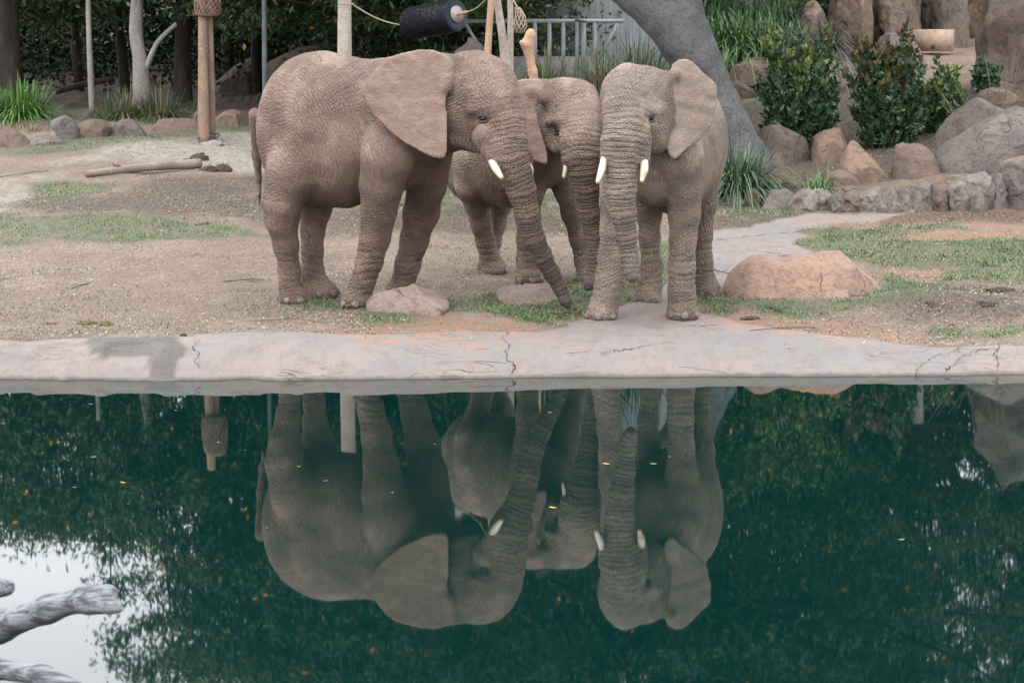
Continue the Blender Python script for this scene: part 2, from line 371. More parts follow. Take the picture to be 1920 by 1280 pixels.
tusk_m = tusk_m.out(tusk_m.mix(tusk_m.mr(tusk_m.noise(14, tusk_m.map(_p, (1, 1, .25)), 5), .4, .72), (.42, .38, .30), (.22, .165, .11)), .42, .5)
nail_m = simple('nail', (.135, .112, .098), .5, .25, 30, .002, 60)
eye_m = NB('eye').out((.008, .006, .005), .22, .3)
lid_m = simple('eyelid', (.075, .058, .05), .8, .2, 50, .004, 120)
hair_m = simple('tail_hair', (.012, .01, .01), .6)
hollow_m = simple('hole_shade', (.03, .02, .018), .7)
def uvsphere(c, r, ax=None, n=12, m=9):
    th = np.linspace(0, math.pi, m); ph = np.arange(n) * 2 * math.pi / n
    T, Pp = np.meshgrid(th, ph, indexing='ij'); P = np.stack([np.sin(T) * np.cos(Pp), np.sin(T) * np.sin(Pp), np.cos(T)], 2).reshape(-1, 3) * np.asarray(r)
    if ax is not None: P = P @ np.asarray(ax)
    i, j = np.meshgrid(np.arange(m - 1), np.arange(n), indexing='ij'); i = i.ravel(); j = j.ravel(); k = (j + 1) % n
    return P + c, np.stack([i * n + j, (i + 1) * n + j, (i + 1) * n + k, i * n + k], 1)
class Eleph(Body):
    def __init__(s, th):                # heading turned th degrees from +x towards the camera
        super().__init__(); t = R(th); s.h = np.array([math.cos(t), -math.sin(t), 0]); s.l = np.array([-math.sin(t), -math.cos(t), 0])
        s.ax = np.array([s.h, s.l, [0, 0, 1]]); s.feet = []; s.cl = 0
    def leg(s, pts, dtop, foot, kk=.06, root=None, hind=False, lift=None, toe=(0, -1)):
        """pts: (px, py, half width px) down the leg; foot: (px, py of its lowest edge, half width px)"""
        g = G(foot[0], foot[1]); r = foot[2] * PXM(g[1]); c = g + np.array([0, r * .8, 0]); sole = float(zt(c[0], c[1])) - .006 if lift is None else g[2]
        sole = max(sole, g[2] - .01) if lift is None else sole
        y0 = pts[0][1]; y1 = foot[1]; ch = []
        for px, py, rp in pts:
            t = (py - y0) / (y1 - y0); d = dtop + (c[1] - dtop) * sst(0, 1, t) ** .8; ch.append((W(px, py, d), rp * PXM(d)))
        if root: s.cone(W(*root[:2], root[3]), root[2] * PXM(root[3]), ch[0][0], ch[0][1], kk, 'body')
        s.chain(ch, kk, 'leg', sole)
        a, ra = ch[-1]
        s.cone(a, ra, c + [0, 0, .03], r * .98, .04, 'leg', sole)
        tv = np.array([toe[0], toe[1], 0.]); tv /= np.linalg.norm(tv)
        s.ell(c + tv * r * .3 + [0, 0, .05], (r * .93, r * .93, .10), None, .05, 'leg', sole)
        s.feet.append((c, r, sole, tv))
    def facechain(s, pts, k=.05):
        """pts: (px, py, half width px, depth) from forehead to trunk tip"""
        ch = [(W(px, py, d), r * PXM(d)) for px, py, r, d in pts]; s.tr = ch
        L = 0
        for (a, ra), (b, rb) in zip(ch[:-1], ch[1:]):
            s.cone(a, ra, b, rb, k, 'trunk'); s.p[-1]['s0'] = L; L += np.linalg.norm(b - a); s.p[-1]['s1'] = L
    def field(s, P):
        F = np.full(len(P), .5)
        for q in s.p:
            d = s.d(q, P[:, 0], P[:, 1], P[:, 2]); k = q['k']
            if q['op'] == 'add': hh = np.clip(.5 + .5 * (F - d) / k, 0, 1); F = F * (1 - hh) + d * hh - k * hh * (1 - hh)
            else: e = -d; hh = np.clip(.5 - .5 * (F - e) / k, 0, 1); F = F * (1 - hh) + e * hh + k * hh * (1 - hh)
        return F
    def hit(s, px, py, d0, d1):
        r = ray(px, py); ds = np.linspace(d0, d1, 500); P = np.array([0, 0, CAM_Z]) + (ds / r[1])[:, None] * r
        f = s.field(P); k = np.argmax(f < 0); p = P[k] if f[k] < 0 else P[len(P) // 2]
        e = .01; g = np.array([s.field((p + v)[None])[0] - s.field((p - v)[None])[0] for v in np.eye(3) * e]); return p, g / (np.linalg.norm(g) + 1e-9)
    def build(s, name, label, mat, h=.015, eyes=(), tusks=(), amp=1.0, fore=.35, nails=3):
        V, Q = s.mesh(h)
        # weights of the regions
        dt = s.tagdist(V, ('trunk',)); dl = s.tagdist(V, ('leg', )); de = s.tagdist(V, ('ear',)); db = s.tagdist(V, ('body', 'head', 'neck'))
        al = np.zeros(len(V)); wsum = np.zeros(len(V)) + 1e-9
        for q in s.p:
            if q['tag'] != 'trunk': continue
            d = s.d(q, V[:, 0], V[:, 1], V[:, 2]); w = np.exp(-np.clip((d - dt) / .035, 0, 30)); al += w * (q['s0'] + (q['s1'] - q['s0']) * q['_t']); wsum += w
        al /= wsum; total = max(q.get('s1', 0) for q in s.p)
        wt = np.clip(1 - dt / .11, 0, 1); wt = wt * np.where(de < .03, .0, 1) * (fore + (1 - fore) * sst(.15, .6, al))
        wl = np.clip(1 - dl / .03, 0, 1) * np.clip((1.25 - (V[:, 2] - .3)) / .4, 0, 1); we = np.clip(1.4 - de / .025, 0, 1) * np.clip((dt + .02) / .03, 0, 1)
        # real relief: sagging folds and lumps
        N = np.zeros_like(V); fn = np.cross(V[Q[:, 2]] - V[Q[:, 0]], V[Q[:, 3]] - V[Q[:, 1]])
        for i in range(4): np.add.at(N, Q[:, i], fn)
        N /= np.linalg.norm(N, axis=1)[:, None] + 1e-9
        if (N * (V - V.mean(0))).sum() < 0: Q = Q[:, ::-1]; N = -N
        rel = .009 * fbm(V * [4.5, 4.5, 2.6], 3, 1) * (1 - we) + .004 * fbm(V * 11, 2, 9)
        rg = np.sqrt(np.abs(np.sin(math.pi * (al * 23 * .5 + .75 * vnoise(V * 4, 4))))) - .8
        rel += wt * rg * .010 * np.clip(1.2 - al / total, .3, 1)
        zz = V[:, 2] + .05 * vnoise(V * [4, 4, 2], 6) + .02 * vnoise(V * 9, 6)
        fo = np.sqrt(np.abs(np.sin(math.pi * zz * 15))) - .75
        rel += wl * fo * .017 * np.clip(1.1 - np.abs(V[:, 2] - .60) / .34, 0, 1)
        # creased flank: long soft ridges
        rel += (1 - we) * (1 - wl) * (1 - wt) * .006 * (np.sqrt(np.abs(np.sin(9 * V[:, 0] + 5 * V[:, 2] + 3 * vnoise(V * 3, 8)))) - .7)
        V = V + N * rel[:, None] * amp
        g = np.mean([f[0] for f in s.feet], 0); g[2] = min(f[2] for f in s.feet)
        e = empty(name, g, label, 'elephant')
        b = obj('body', V, [Q], mat, e)
        me = b.data
        at = me.attributes.new('along', 'FLOAT', 'POINT'); at.data.foreach_set('value', (al / total * 3).astype(np.float32) if False else al.astype(np.float32))
        at = me.attributes.new('region', 'FLOAT_VECTOR', 'POINT'); at.data.foreach_set('vector', np.stack([wt, wl * (1 - wt), we], 1).astype(np.float32).ravel())
        for (px, py, d0, d1, r) in eyes:
            p, nrm = s.hit(px, py, d0, d1); P, q = uvsphere(p - nrm * r * .42, (r, r, r), None, 20, 14); ey = obj('eye', P, [q], eye_m, e)
            u = np.cross([0, 0, 1], nrm); u /= np.linalg.norm(u); w = np.cross(nrm, u); m = MB()
            for sg, rr, lift in ((1, .36, .74), (-1, .28, .60), (1, .26, 1.15), (-1, .22, 1.0)):
                a = np.linspace(-1.35, 1.35, 11); k = np.cos(a / 1.35 * math.pi / 2)
                pts = p + nrm * (r * (.12 + .28 * k) - r * (.25 if lift > .6 else 0))[:, None] + u * (np.sin(a) * r * (1.35 if lift < .6 else 1.7))[:, None] + w * (sg * k * r * lift * 1.25)[:, None]
                m.tube(pts, r * rr * (.35 + .65 * k), 8)
            m.obj('eyelid', lid_m, e)
        for tk in tusks:
            P = smooth_path([W(*t[:3]) for t in tk], 5); rr = np.interp(np.linspace(0, 1, len(P)), np.linspace(0, 1, len(tk)), [t[3] for t in tk])
            P = np.concatenate([P, [P[-1] + (P[-1] - P[-2]) * .35]]); rr = np.append(rr, rr[-1] * .45)
            m = MB(); m.tube(P, rr, 14); m.obj('tusk', tusk_m, e)
        for c, r, sole, tv in s.feet:
            for a in np.linspace(-48, 48, nails):
                t = R(a); dv = np.array([tv[0] * math.cos(t) - tv[1] * math.sin(t), tv[0] * math.sin(t) + tv[1] * math.cos(t), 0]); sz = r * (.27 if abs(a) < 40 else .22)
                # find the surface outwards from the foot centre
                ts = np.linspace(r * .4, r * 1.8, 60); zc = sole + .042
                f = s.field(c * [1, 1, 0] + [0, 0, zc] + ts[:, None] * dv); k = np.argmax(f > 0); p = c * [1, 1, 0] + [0, 0, zc] + ts[k] * dv
                lat = np.cross([0, 0, 1], dv); up = np.array([0, 0, 1.]) - dv * .35; up /= np.linalg.norm(up)
                P, q = uvsphere(p - dv * .004, (.013, sz, .034), np.array([np.cross(lat, up), lat, up]), 14, 10)
                obj('toenail', P, [q], nail_m, e)
        return e, b
def tuft(e, P, n, L, seed=0):
    rg = np.random.default_rng(seed); m = MB()
    for i in range(n):
        a = np.asarray(P) + rg.normal(0, .012, 3); dr = np.array([rg.normal(0, .18), rg.normal(0, .18), -1]); k = rg.uniform(.6, 1) * L
        m.tube([a, a + dr * k * .5, a + dr * k * [1.3, 1.3, 1]], [.004, .003, .001], 3, False)
    m.obj('tail_hair', hair_m, e)

# --- the large reddish one in profile
E = Eleph(30); h = E.ax
px = lambda v, d=22.6: v * PXM(d)
E.ell(W(583, 245, 22.95), (.53, .50, .73), h, .14)
E.ell(W(640, 252, 22.78), (.60, .50, .70), h, .14)
E.cone(W(612, 168, 22.85), .345, W(700, 185, 22.6), .33, .12)
E.cone(W(700, 185, 22.6), .33, W(765, 180, 22.45), .32, .12)
E.ell(W(745, 235, 22.5), (.42, .43, .62), h, .14)
E.cone(W(770, 205, 22.4), .40, W(872, 200, 22.1), .33, .1, 'neck')
E.cone(W(770, 250, 22.4), .34, W(855, 225, 22.15), .26, .1, 'neck')
E.cone(W(893, 168, 22.0), .33, W(872, 205, 22.0), .30, .06, 'head')
E.cone(W(912, 172, 21.93), .30, W(925, 218, 21.9), .25, .06, 'head')
E.cone(W(868, 222, 22.0), .26, W(885, 246, 21.95), .19, .05, 'head')
E.cone(W(868, 122, 22.02), .12, W(896, 121, 21.98), .12, .08, 'head')
E.facechain([(912, 158, 52, 21.9), (930, 192, 49, 21.84), (938, 225, 46, 21.8), (947, 262, 40, 21.74), (954, 300, 36, 21.7), (965, 325, 30, 21.7), (977, 355, 25.5, 21.72), (988, 400, 22, 21.78), (1001, 445, 19.5, 21.85), (1017, 480, 17.5, 21.92), (1034, 512, 14.5, 21.98), (1050, 540, 12, 22.02), (1059, 560, 10.5, 22.04), (1064, 571, 8.5, 22.04)])
# sheath the tusk grows from, lip, mouth crease, temple and socket
E.cone(W(908, 258, 21.62), .12, W(927, 303, 21.58), .062, .05, 'head')
E.cone(W(985, 290, 21.92), .08, W(990, 316, 21.92), .05, .05, 'head')
E.cone(W(858, 260, 21.9), .10, W(893, 273, 21.85), .06, .03, 'head'); E.cone(W(880, 276, 21.84), .045, W(897, 284, 21.82), .028, .02, 'head')
E.cone(W(872, 252, 21.66), .016, W(900, 268, 21.60), .022, .025, 'sub', None, 'sub'); E.cone(W(900, 268, 21.60), .022, W(906, 280, 21.62), .02, .025, 'sub', None, 'sub')
E.ell(W(893, 150, 21.52), (.13, .13, .15), None, .09, 'sub', None, 'sub')
E.ell(W(905, 226, 21.52), (.075, .06, .05), None, .05, 'sub', None, 'sub')
E.cone(W(885, 205, 21.68), .05, W(925, 203, 21.62), .045, .05, 'head')
E.ear([(846, 118), (835, 104), (812, 94), (786, 93), (758, 99), (730, 110), (708, 130), (693, 155), (689, 178), (694, 200), (704, 217), (722, 237), (750, 262), (773, 276), (798, 290), (820, 298), (832, 297), (837, 286), (838, 262), (838, 230), (836, 195), (836, 165), (842, 140)],
      W(838, 190, 21.68), (-.40, -.90, .12), .012, (.10, .02, -.06), .018, ripple=.007)
E.cone(W(845, 120, 21.80), .06, W(838, 165, 21.72), .045, .05, 'head')
E.cone(W(815, 108, 21.84), .045, W(862, 122, 21.84), .09, .05, 'head')
E.leg([(548, 325, 47), (529, 378, 37), (529, 415, 29), (536, 460, 21.5), (542, 505, 18.5), (545, 538, 21)], 22.6, (548, 571, 26), kk=.08, root=(585, 225, 66, 22.9), toe=(.5, -.85))
E.leg([(598, 330, 42), (592, 390, 30), (586, 430, 22), (585, 470, 19.5), (587, 510, 20.5), (595, 536, 24)], 23.15, (601, 558, 29), toe=(.7, -.7))
E.leg([(728, 290, 52), (716, 345, 42), (711, 395, 34), (703, 445, 29), (693, 490, 25.5), (682, 525, 23)], 22.13, (664, 577, 28), kk=.035, root=(765, 190, 58, 22.42), toe=(.1, -.9))
E.leg([(812, 270, 40), (800, 345, 36), (790, 400, 32), (777, 450, 26.5), (765, 495, 23.5), (757, 525, 22)], 22.62, (748, 556, 27), toe=(.7, -.7))
E.chain([(W(478, 215, 23.1), .06), (W(482, 290, 23.25), .045), (W(484, 335, 23.3), .028), (W(488, 366, 23.3), .016)], .04, 'body')
M1 = skin_mat('skin_reddish', (0.207, 0.143, 0.111), (0.109, 0.076, 0.059), (0.262, 0.187, 0.150))
e1, b1 = E.build('elephant', 'largest reddish-brown elephant standing in profile at the left, trunk reaching to the ground', M1,
    eyes=[(906, 223, 21.2, 22.2, .036)],
    tusks=[[(921, 300, 21.56, .036), (930, 317, 21.50, .036), (941, 334, 21.44, .020)], [(985, 300, 21.9, .03), (995, 318, 21.86, .026), (996, 331, 21.82, .014)]])
tuft(e1, W(488, 364, 23.3), 16, .12, 3)

# --- the small one in the middle
E = Eleph(38); h = E.ax
E.ell(W(905, 285, 24.55), (.50, .42, .56), h, .12)
E.ell(W(955, 285, 24.2), (.50, .44, .57), h, .12)
E.ell(W(1010, 262, 23.85), (.36, .40, .50), h, .12)
E.cone(W(1010, 225, 23.8), .33, W(1050, 220, 23.4), .29, .1, 'neck')
E.cone(W(1066, 200, 23.2), .27, W(1058, 238, 23.2), .25, .06, 'head')
E.cone(W(1082, 196, 23.1), .215, W(1082, 232, 23.05), .20, .06, 'head')
E.cone(W(1050, 240, 23.15), .20, W(1052, 262, 23.1), .155, .05, 'head')
E.cone(W(1052, 172, 23.15), .12, W(1095, 178, 23.1), .11, .08, 'head')
E.facechain([(1084, 190, 36, 23.02), (1088, 215, 39, 22.96), (1090, 240, 37.5, 22.9), (1090, 268, 36.5, 22.84), (1092, 295, 33, 22.8), (1095, 322, 28, 22.8), (1100, 355, 23, 22.82), (1106, 400, 18, 22.86), (1111, 440, 15.5, 22.9), (1114, 480, 13, 22.92), (1113, 510, 11.5, 22.9), (1108, 530, 10, 22.86), (1103, 537, 8.5, 22.83)])
E.cone(W(1068, 262, 22.82), .095, W(1064, 300, 22.78), .055, .05, 'head')
E.cone(W(1028, 228, 22.97), .04, W(1058, 222, 22.88), .045, .05, 'head')
E.cone(W(1050, 276, 22.98), .08, W(1064, 280, 22.93), .05, .04, 'head')
E.ell(W(1020, 195, 22.78), (.08, .10, .13), None, .07, 'sub', None, 'sub')
E.ear([(1016, 158), (1005, 150), (985, 148), (965, 152), (950, 165), (940, 190), (940, 220), (955, 255), (975, 280), (992, 297), (1008, 305), (1024, 309), (1027, 297), (1023, 274), (1015, 247), (1008, 218), (1008, 195)],
      W(1010, 215, 23.02), (-.30, -.94, .08), .012, (.12, .0, -.05), .015, ripple=.004)
E.cone(W(998, 172, 23.06), .05, W(1022, 182, 23.05), .08, .05, 'head')
E.cone(W(1010, 157, 23.1), .05, W(1045, 166, 23.1), .09, .05, 'head')
E.cone(W(1088, 163, 23.2), .035, W(1100, 170, 23.2), .04, .03, 'ear')
E.leg([(888, 300, 36), (884, 350, 28), (893, 385, 21), (903, 420, 18.5), (911, 455, 17), (918, 480, 18)], 24.2, (925, 514, 21), toe=(.9, -.4), lift=1)
E.leg([(950, 330, 32), (940, 380, 20), (932, 420, 15), (924, 455, 14), (916, 478, 15)], 24.75, (911, 508, 18), toe=(.9, -.4))
E.leg([(1000, 300, 38), (993, 360, 26), (990, 410, 21.5), (989, 450, 19), (989, 485, 19.5), (989, 508, 21)], 23.7, (989, 531, 25), toe=(.3, -.9))
E.leg([(1052, 300, 36), (1062, 350, 24), (1073, 400, 18.5), (1084, 445, 15.5), (1092, 490, 14), (1096, 510, 14.5)], 24.0, (1096, 530, 17), toe=(.7, -.7))
M2 = skin_mat('skin_young', (0.222, 0.161, 0.126), (0.124, 0.090, 0.070), (0.286, 0.211, 0.169))
e2, b2 = E.build('elephant', 'smallest elephant standing in the middle between two larger ones, one hind foot lifted', M2,
    eyes=[(1045, 245, 22.4, 23.4, .032)], tusks=[[(1063, 293, 22.8, .026), (1061, 312, 22.76, .026), (1057, 333, 22.72, .015)]], )

# --- the paler one facing the camera
E = Eleph(107); h = E.ax
E.ell(W(1280, 268, 23.0), (.52, .43, .64), h, .14)
E.ell(W(1262, 270, 22.55), (.55, .455, .66), h, .14)
E.ell(W(1236, 268, 22.05), (.40, .42, .60), h, .14)
E.cone(W(1235, 215, 22.0), .36, W(1205, 205, 21.65), .32, .1, 'neck')
E.cone(W(1192, 190, 21.55), .325, W(1196, 222, 21.55), .30, .06, 'head')
E.cone(W(1222, 235, 21.55), .215, W(1222, 256, 21.5), .165, .05, 'head')
E.cone(W(1165, 162, 21.5), .155, W(1222, 160, 21.52), .15, .08, 'head')
E.cone(W(1226, 262, 21.47), .12, W(1205, 268, 21.4), .08, .04, 'head')
E.facechain([(1178, 152, 34, 21.42), (1175, 178, 43, 21.36), (1173, 205, 44, 21.3), (1173, 235, 41, 21.24), (1170, 265, 37, 21.2), (1167, 295, 33, 21.18), (1165, 325, 28.5, 21.17), (1165, 355, 26, 21.17), (1169, 400, 22.5, 21.18), (1175, 445, 18, 21.2), (1179, 480, 15, 21.2), (1182, 505, 13.5, 21.18), (1185, 518, 11.5, 21.14)])
E.cone(W(1200, 262, 21.18), .11, W(1207, 300, 21.16), .058, .05, 'head')
E.cone(W(1142, 265, 21.18), .08, W(1134, 300, 21.14), .045, .05, 'head')
E.ell(W(1222, 222, 21.16), (.06, .06, .05), None, .05, 'sub', None, 'sub')
E.cone(W(1205, 207, 21.24), .05, W(1235, 204, 21.34), .05, .05, 'head')
E.ell(W(1240, 175, 21.2), (.09, .10, .14), None, .08, 'sub', None, 'sub')
E.ell(W(1224, 262, 21.24), (.07, .03, .014), None, .03, 'sub', None, 'sub')
E.ear([(1258, 122), (1270, 113), (1284, 110), (1302, 118), (1320, 137), (1338, 153), (1345, 164), (1343, 178), (1345, 190), (1340, 212), (1334, 236), (1322, 250), (1312, 264), (1290, 278), (1272, 295), (1262, 299), (1253, 291), (1250, 272), (1254, 240), (1261, 205), (1262, 170), (1264, 145)],
      W(1262, 200, 21.5), (.28, -.95, .05), .012, (-.02, .02, .03), .015, ripple=.006)
E.cone(W(1238, 150, 21.6), .08, W(1268, 140, 21.52), .045, .05, 'head')
E.cone(W(1252, 160, 21.55), .06, W(1262, 230, 21.52), .035, .05, 'head')
E.ear([(1150, 140), (1157, 128), (1168, 122), (1180, 124), (1188, 140), (1170, 160)], W(1165, 140, 21.75), (-.2, -.97, .05), .012, (0, 0, 0), .015)
E.leg([(1180, 300, 52), (1158, 380, 30), (1150, 430, 23), (1144, 480, 22), (1142, 520, 24), (1138, 552, 26)], 21.95, (1129, 601, 30), toe=(-.2, -1))
E.leg([(1272, 300, 48), (1284, 355, 33), (1283, 400, 30), (1281, 450, 25), (1279, 500, 24.5), (1278, 545, 25.5)], 21.8, (1281, 599, 30), kk=.04, root=(1255, 225, 55, 22.0), toe=(.05, -1))
E.leg([(1218, 345, 34), (1217, 400, 22), (1218, 445, 18.5), (1222, 500, 18.5), (1220, 535, 21.5)], 22.9, (1217, 568, 24.5), toe=(-.2, -1))
E.leg([(1318, 320, 34), (1322, 380, 22), (1319, 440, 16), (1319, 490, 16), (1322, 525, 18.5)], 23.1, (1329, 556, 22), toe=(.3, -.95))
M3 = skin_mat('skin_pale', (0.222, 0.170, 0.136), (0.126, 0.098, 0.079), (0.290, 0.229, 0.187))
e3, b3 = E.build('elephant', 'pale grey-brown elephant facing the pool at the right, trunk hanging straight down, both tusks showing', M3,
    eyes=[(1221, 222, 20.8, 21.9, .034)],
    tusks=[[(1134, 293, 21.14, .030), (1129, 316, 21.04, .034), (1120, 342, 20.96, .018)], [(1208, 297, 21.16, .034), (1208, 318, 21.06, .036), (1203, 340, 20.98, .020)]])
# ---------------------------------------------------------------- ground, pool rim, water
GRASS = [[(-90, 395), (120, 405), (300, 400), (390, 420), (500, 440), (300, 458), (100, 455), (-90, 462)],
 [(70, 350), (150, 340), (205, 345), (195, 362), (60, 378)],
 [(-90, 268), (60, 265), (200, 256), (320, 264), (200, 276), (60, 290), (-90, 292)], [(230, 252), (370, 240), (520, 232), (520, 246), (350, 254), (240, 260)],
 [(780, 330), (1120, 375), (1140, 398), (1000, 402), (820, 400), (740, 392)], [(1330, 388), (1430, 385), (1540, 396), (1530, 407), (1330, 410)],
 [(1490, 450), (1560, 436), (1700, 424), (1790, 416), (1790, 430), (1660, 446), (1920, 452), (2050, 470), (2050, 530), (1780, 530), (1780, 508), (1640, 496), (1560, 470)],
 [(1060, 540), (1100, 510), (1200, 470), (1250, 450), (1330, 480), (1400, 492), (1400, 506), (1330, 510), (1240, 520), (1212, 562), (1100, 602), (1000, 602), (930, 582), (960, 560)],
 [(1315, 556), (1360, 562), (1500, 568), (1650, 555), (1660, 515), (1790, 545), (1700, 562), (1600, 584), (1450, 592), (1340, 580)],
 [(840, 562), (930, 552), (1000, 575), (1100, 598), (1060, 612), (930, 592), (860, 584)], [(700, 568), (722, 582), (770, 600), (700, 612), (640, 602)], [(1750, 615), (1850, 625), (2000, 600), (2000, 628), (1800, 635)],
 [(1380, 190), (1460, 190), (1460, 210), (1380, 210)], [(560, 565), (620, 560), (640, 575), (570, 580)]]
CONC = [[(-900, 790), (-900, 645), (-100, 640), (200, 633), (420, 625), (700, 629), (880, 622), (1000, 626), (1100, 603), (1200, 562), (1310, 582), (1400, 604), (1560, 628), (1760, 652), (2100, 642), (3000, 640), (3000, 790)],
 [(1200, 604), (1215, 560), (1290, 500), (1330, 440), (1420, 420), (1500, 405), (1640, 400), (1700, 405), (1520, 430), (1490, 450), (1530, 475), (1420, 492), (1380, 520), (1310, 562), (1310, 604)]]
RED = [[(560, 606), (760, 607), (960, 590), (1020, 615), (1000, 640), (880, 650), (700, 645), (600, 628)], [(1320, 572), (1420, 590), (1700, 620), (1780, 655), (1500, 632), (1330, 612), (1240, 590)], [(1580, 440), (1760, 430), (2050, 440), (2050, 455), (1700, 448)], [(1640, 505), (1760, 508), (1780, 525), (1700, 522)], [(1560, 405), (2050, 395), (2050, 440), (1800, 425), (1600, 425)]]
PALE = [[(200, 268), (330, 262), (520, 245), (520, 330), (330, 300), (120, 305)], [(-60, 385), (60, 330), (30, 400)], [(850, 575), (1010, 585), (930, 600)]]
DARK = [[(20, 378), (200, 368), (300, 335), (520, 325), (520, 425), (300, 398), (30, 396)], [(560, 395), (900, 395), (1130, 412), (1130, 430), (900, 448), (620, 440)], [(1600, 560), (1750, 530), (1950, 540), (1950, 600), (1750, 605), (1650, 590)], [(1335, 408), (1500, 405), (1520, 412), (1400, 440), (1335, 445)], [(1335, 376), (1500, 362), (1900, 300), (2000, 200), (1800, 170), (1340, 205)], [(-120, 250), (120, 238), (480, 205), (700, 180), (700, 130), (-120, 130)], [(1560, 406), (2050, 395), (2050, 412), (1700, 418)]]  # litter and mulch, plus painted shade under the back left trees
WET = [[(165, 630), (330, 628), (345, 660), (318, 700), (320, 722), (180, 722), (165, 660)]]
def gpoly(P): return np.array([G(a, b)[:2] for a, b in P])
ZN = {k: [gpoly(P) for P in v] for k, v in dict(grass=GRASS, conc=CONC, red=RED, pale=PALE, dark=DARK, wet=WET).items()}
def zone(k, x, y, soft=.10, warp=.16):
    q = np.stack([x, y, 0 * x], 1); w1 = fbm(q * 2.2, 3, 31) * warp * 1.6; w2 = fbm(q * 2.2 + 50, 3, 37) * warp * 1.6
    d = np.full(len(x), 9.)
    for P in ZN[k]: d = np.minimum(d, polysd(x + w1, y + w2, P))
    return 1 - sst(-soft, soft, d)
xs = np.concatenate([[-400, -150, -70, -40, -25, -16, -11], np.linspace(-8.6, 9.6, 430), [12, 17, 26, 42, 75, 160, 420]])
ys = np.concatenate([np.linspace(18.6, 19.4, 4, False), np.linspace(19.4, 24, 170, False), np.linspace(24, 31, 130, False), np.linspace(31, 48, 90, False), [50, 54, 60, 75, 100, 150, 250, 450, 900]])
X, Y = np.meshgrid(xs, ys, indexing='ij'); X = X.ravel(); Y = Y.ravel(); Z = zt(X, Y)
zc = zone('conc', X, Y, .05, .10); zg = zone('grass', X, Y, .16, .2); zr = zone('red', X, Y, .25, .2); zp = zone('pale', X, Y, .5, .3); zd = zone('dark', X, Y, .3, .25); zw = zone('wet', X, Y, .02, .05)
q = np.stack([X, Y, 0 * X], 1)
zd = np.maximum(zd, 8 * sst(40.5, 42.5, Y) * (1 - sst(3.5, 5, X))); zw = np.maximum(zw * sst(20.0, 20.06, Y), zw * sst(-.05, .1, vnoise(q * [7, 1.0, 1], 71) + (Y - 19.9) * 1.5))  # far left ground coloured near-black to stand for deep shade
near = (np.abs(X) < 12) & (Y < 50)
Z = Z + np.where(near, (1 - zc) * (.010 * fbm(q * 7, 3, 41) + .018 * fbm(q * 2.4, 2, 43)) * sst(20.1, 20.8, Y) + .012 * zg + .02 * zd * np.maximum(0, fbm(q * 6, 3, 44)), 0)
Z = Z + zc * (.016 * fbm(q * 2.6, 4, 51) + .010 * (.5 - np.abs(fbm(q * [5, 9, 1], 3, 53))))
# shallow prints pressed into the rim
for fx, fy, rx, ry in [(20, 668, 42, 12), (80, 685, 40, 12), (15, 700, 45, 10), (120, 660, 60, 8), (460, 682, 42, 9), (600, 655, 45, 11), (520, 652, 35, 8), (165, 700, 40, 7), (250, 650, 55, 10)]:
    c = G(fx, fy); u = ((X - c[0]) / (rx * PXM(c[1]))) ** 2 + ((Y - c[1]) / (ry * PXM(c[1]) * 7.5)) ** 2
    Z = Z - .028 * (1 - sst(.55, 1.15, u)) * zc
nx, ny = len(xs), len(ys)
i, j = np.meshgrid(np.arange(nx - 1), np.arange(ny - 1), indexing='ij'); i = i.ravel(); j = j.ravel()
Q = np.stack([i * ny + j, (i + 1) * ny + j, (i + 1) * ny + j + 1, i * ny + j + 1], 1)
V = np.stack([X, Y, Z], 1); isc = zc[Q].mean(1) > .5
n = NB('earth'); p = n.gpos(); a1 = n.N('SeparateXYZ', Vector=n.attr('zone_a').outputs['Vector']); a2 = n.N('SeparateXYZ', Vector=n.attr('zone_b').outputs['Vector'])
f1 = n.noise(1.3, p, 5, .6); f2 = n.noise(8, n.map(p, (1, .45, 1)), 6, .7); f3 = n.noise(38, n.map(p, (1, .22, 1)), 6, .75); f4 = n.noise(85, n.map(p, (1, .2, 1)), 3, .7)
soil = n.mix(n.mr(f1, .35, .65), (0.133, 0.096, 0.069), (0.181, 0.139, 0.103)); soil = n.mix(n.M('MULTIPLY', n.mr(f2, .46, .66), .6), soil, (.13, .095, .068))
soil = n.mix(n.M('MULTIPLY', n.mr(f3, .48, .62), .65), soil, (.085, .064, .048)); soil = n.mix(n.M('MULTIPLY', n.mr(f4, .56, .66), .5), soil, (.46, .41, .34))
soil = n.mix(n.M('MULTIPLY', a1.outputs[2], n.mr(f2, .35, .65, .1, .85)), soil, (.25, .135, .085))
soil = n.mix(n.M('MULTIPLY', a2.outputs[0], n.mr(f2, .35, .65, .75, .25)), soil, (.31, .30, .262))
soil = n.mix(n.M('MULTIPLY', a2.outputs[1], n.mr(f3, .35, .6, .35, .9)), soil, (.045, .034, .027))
soil = n.mix(n.M('MULTIPLY', a1.outputs[0], n.mr(f2, .3, .62, .95, .35)), soil, (.042, .075, .028))
cc = n.mix(n.mr(f1, .38, .62), (0.164, 0.134, 0.122), (0.136, 0.128, 0.127)); cc = n.mix(n.M('MULTIPLY', n.mr(f2, .46, .66), .75), cc, (.13, .105, .092)); cc = n.mix(n.M('MULTIPLY', n.mr(f3, .55, .66), .5), cc, (.10, .082, .072))
cv = n.warp(n.map(p, (.55, 1.5, 1)), 2.2, .9); crk = n.vor(1.15, cv); ck = n.M('MULTIPLY', n.M('SUBTRACT', 1.0, n.mr(crk, .003, .011)), n.mr(n.noise(1.6, p, 3), .58, .68))
cc = n.mix(n.M('MULTIPLY', ck, .85), cc, (.085, .07, .06))
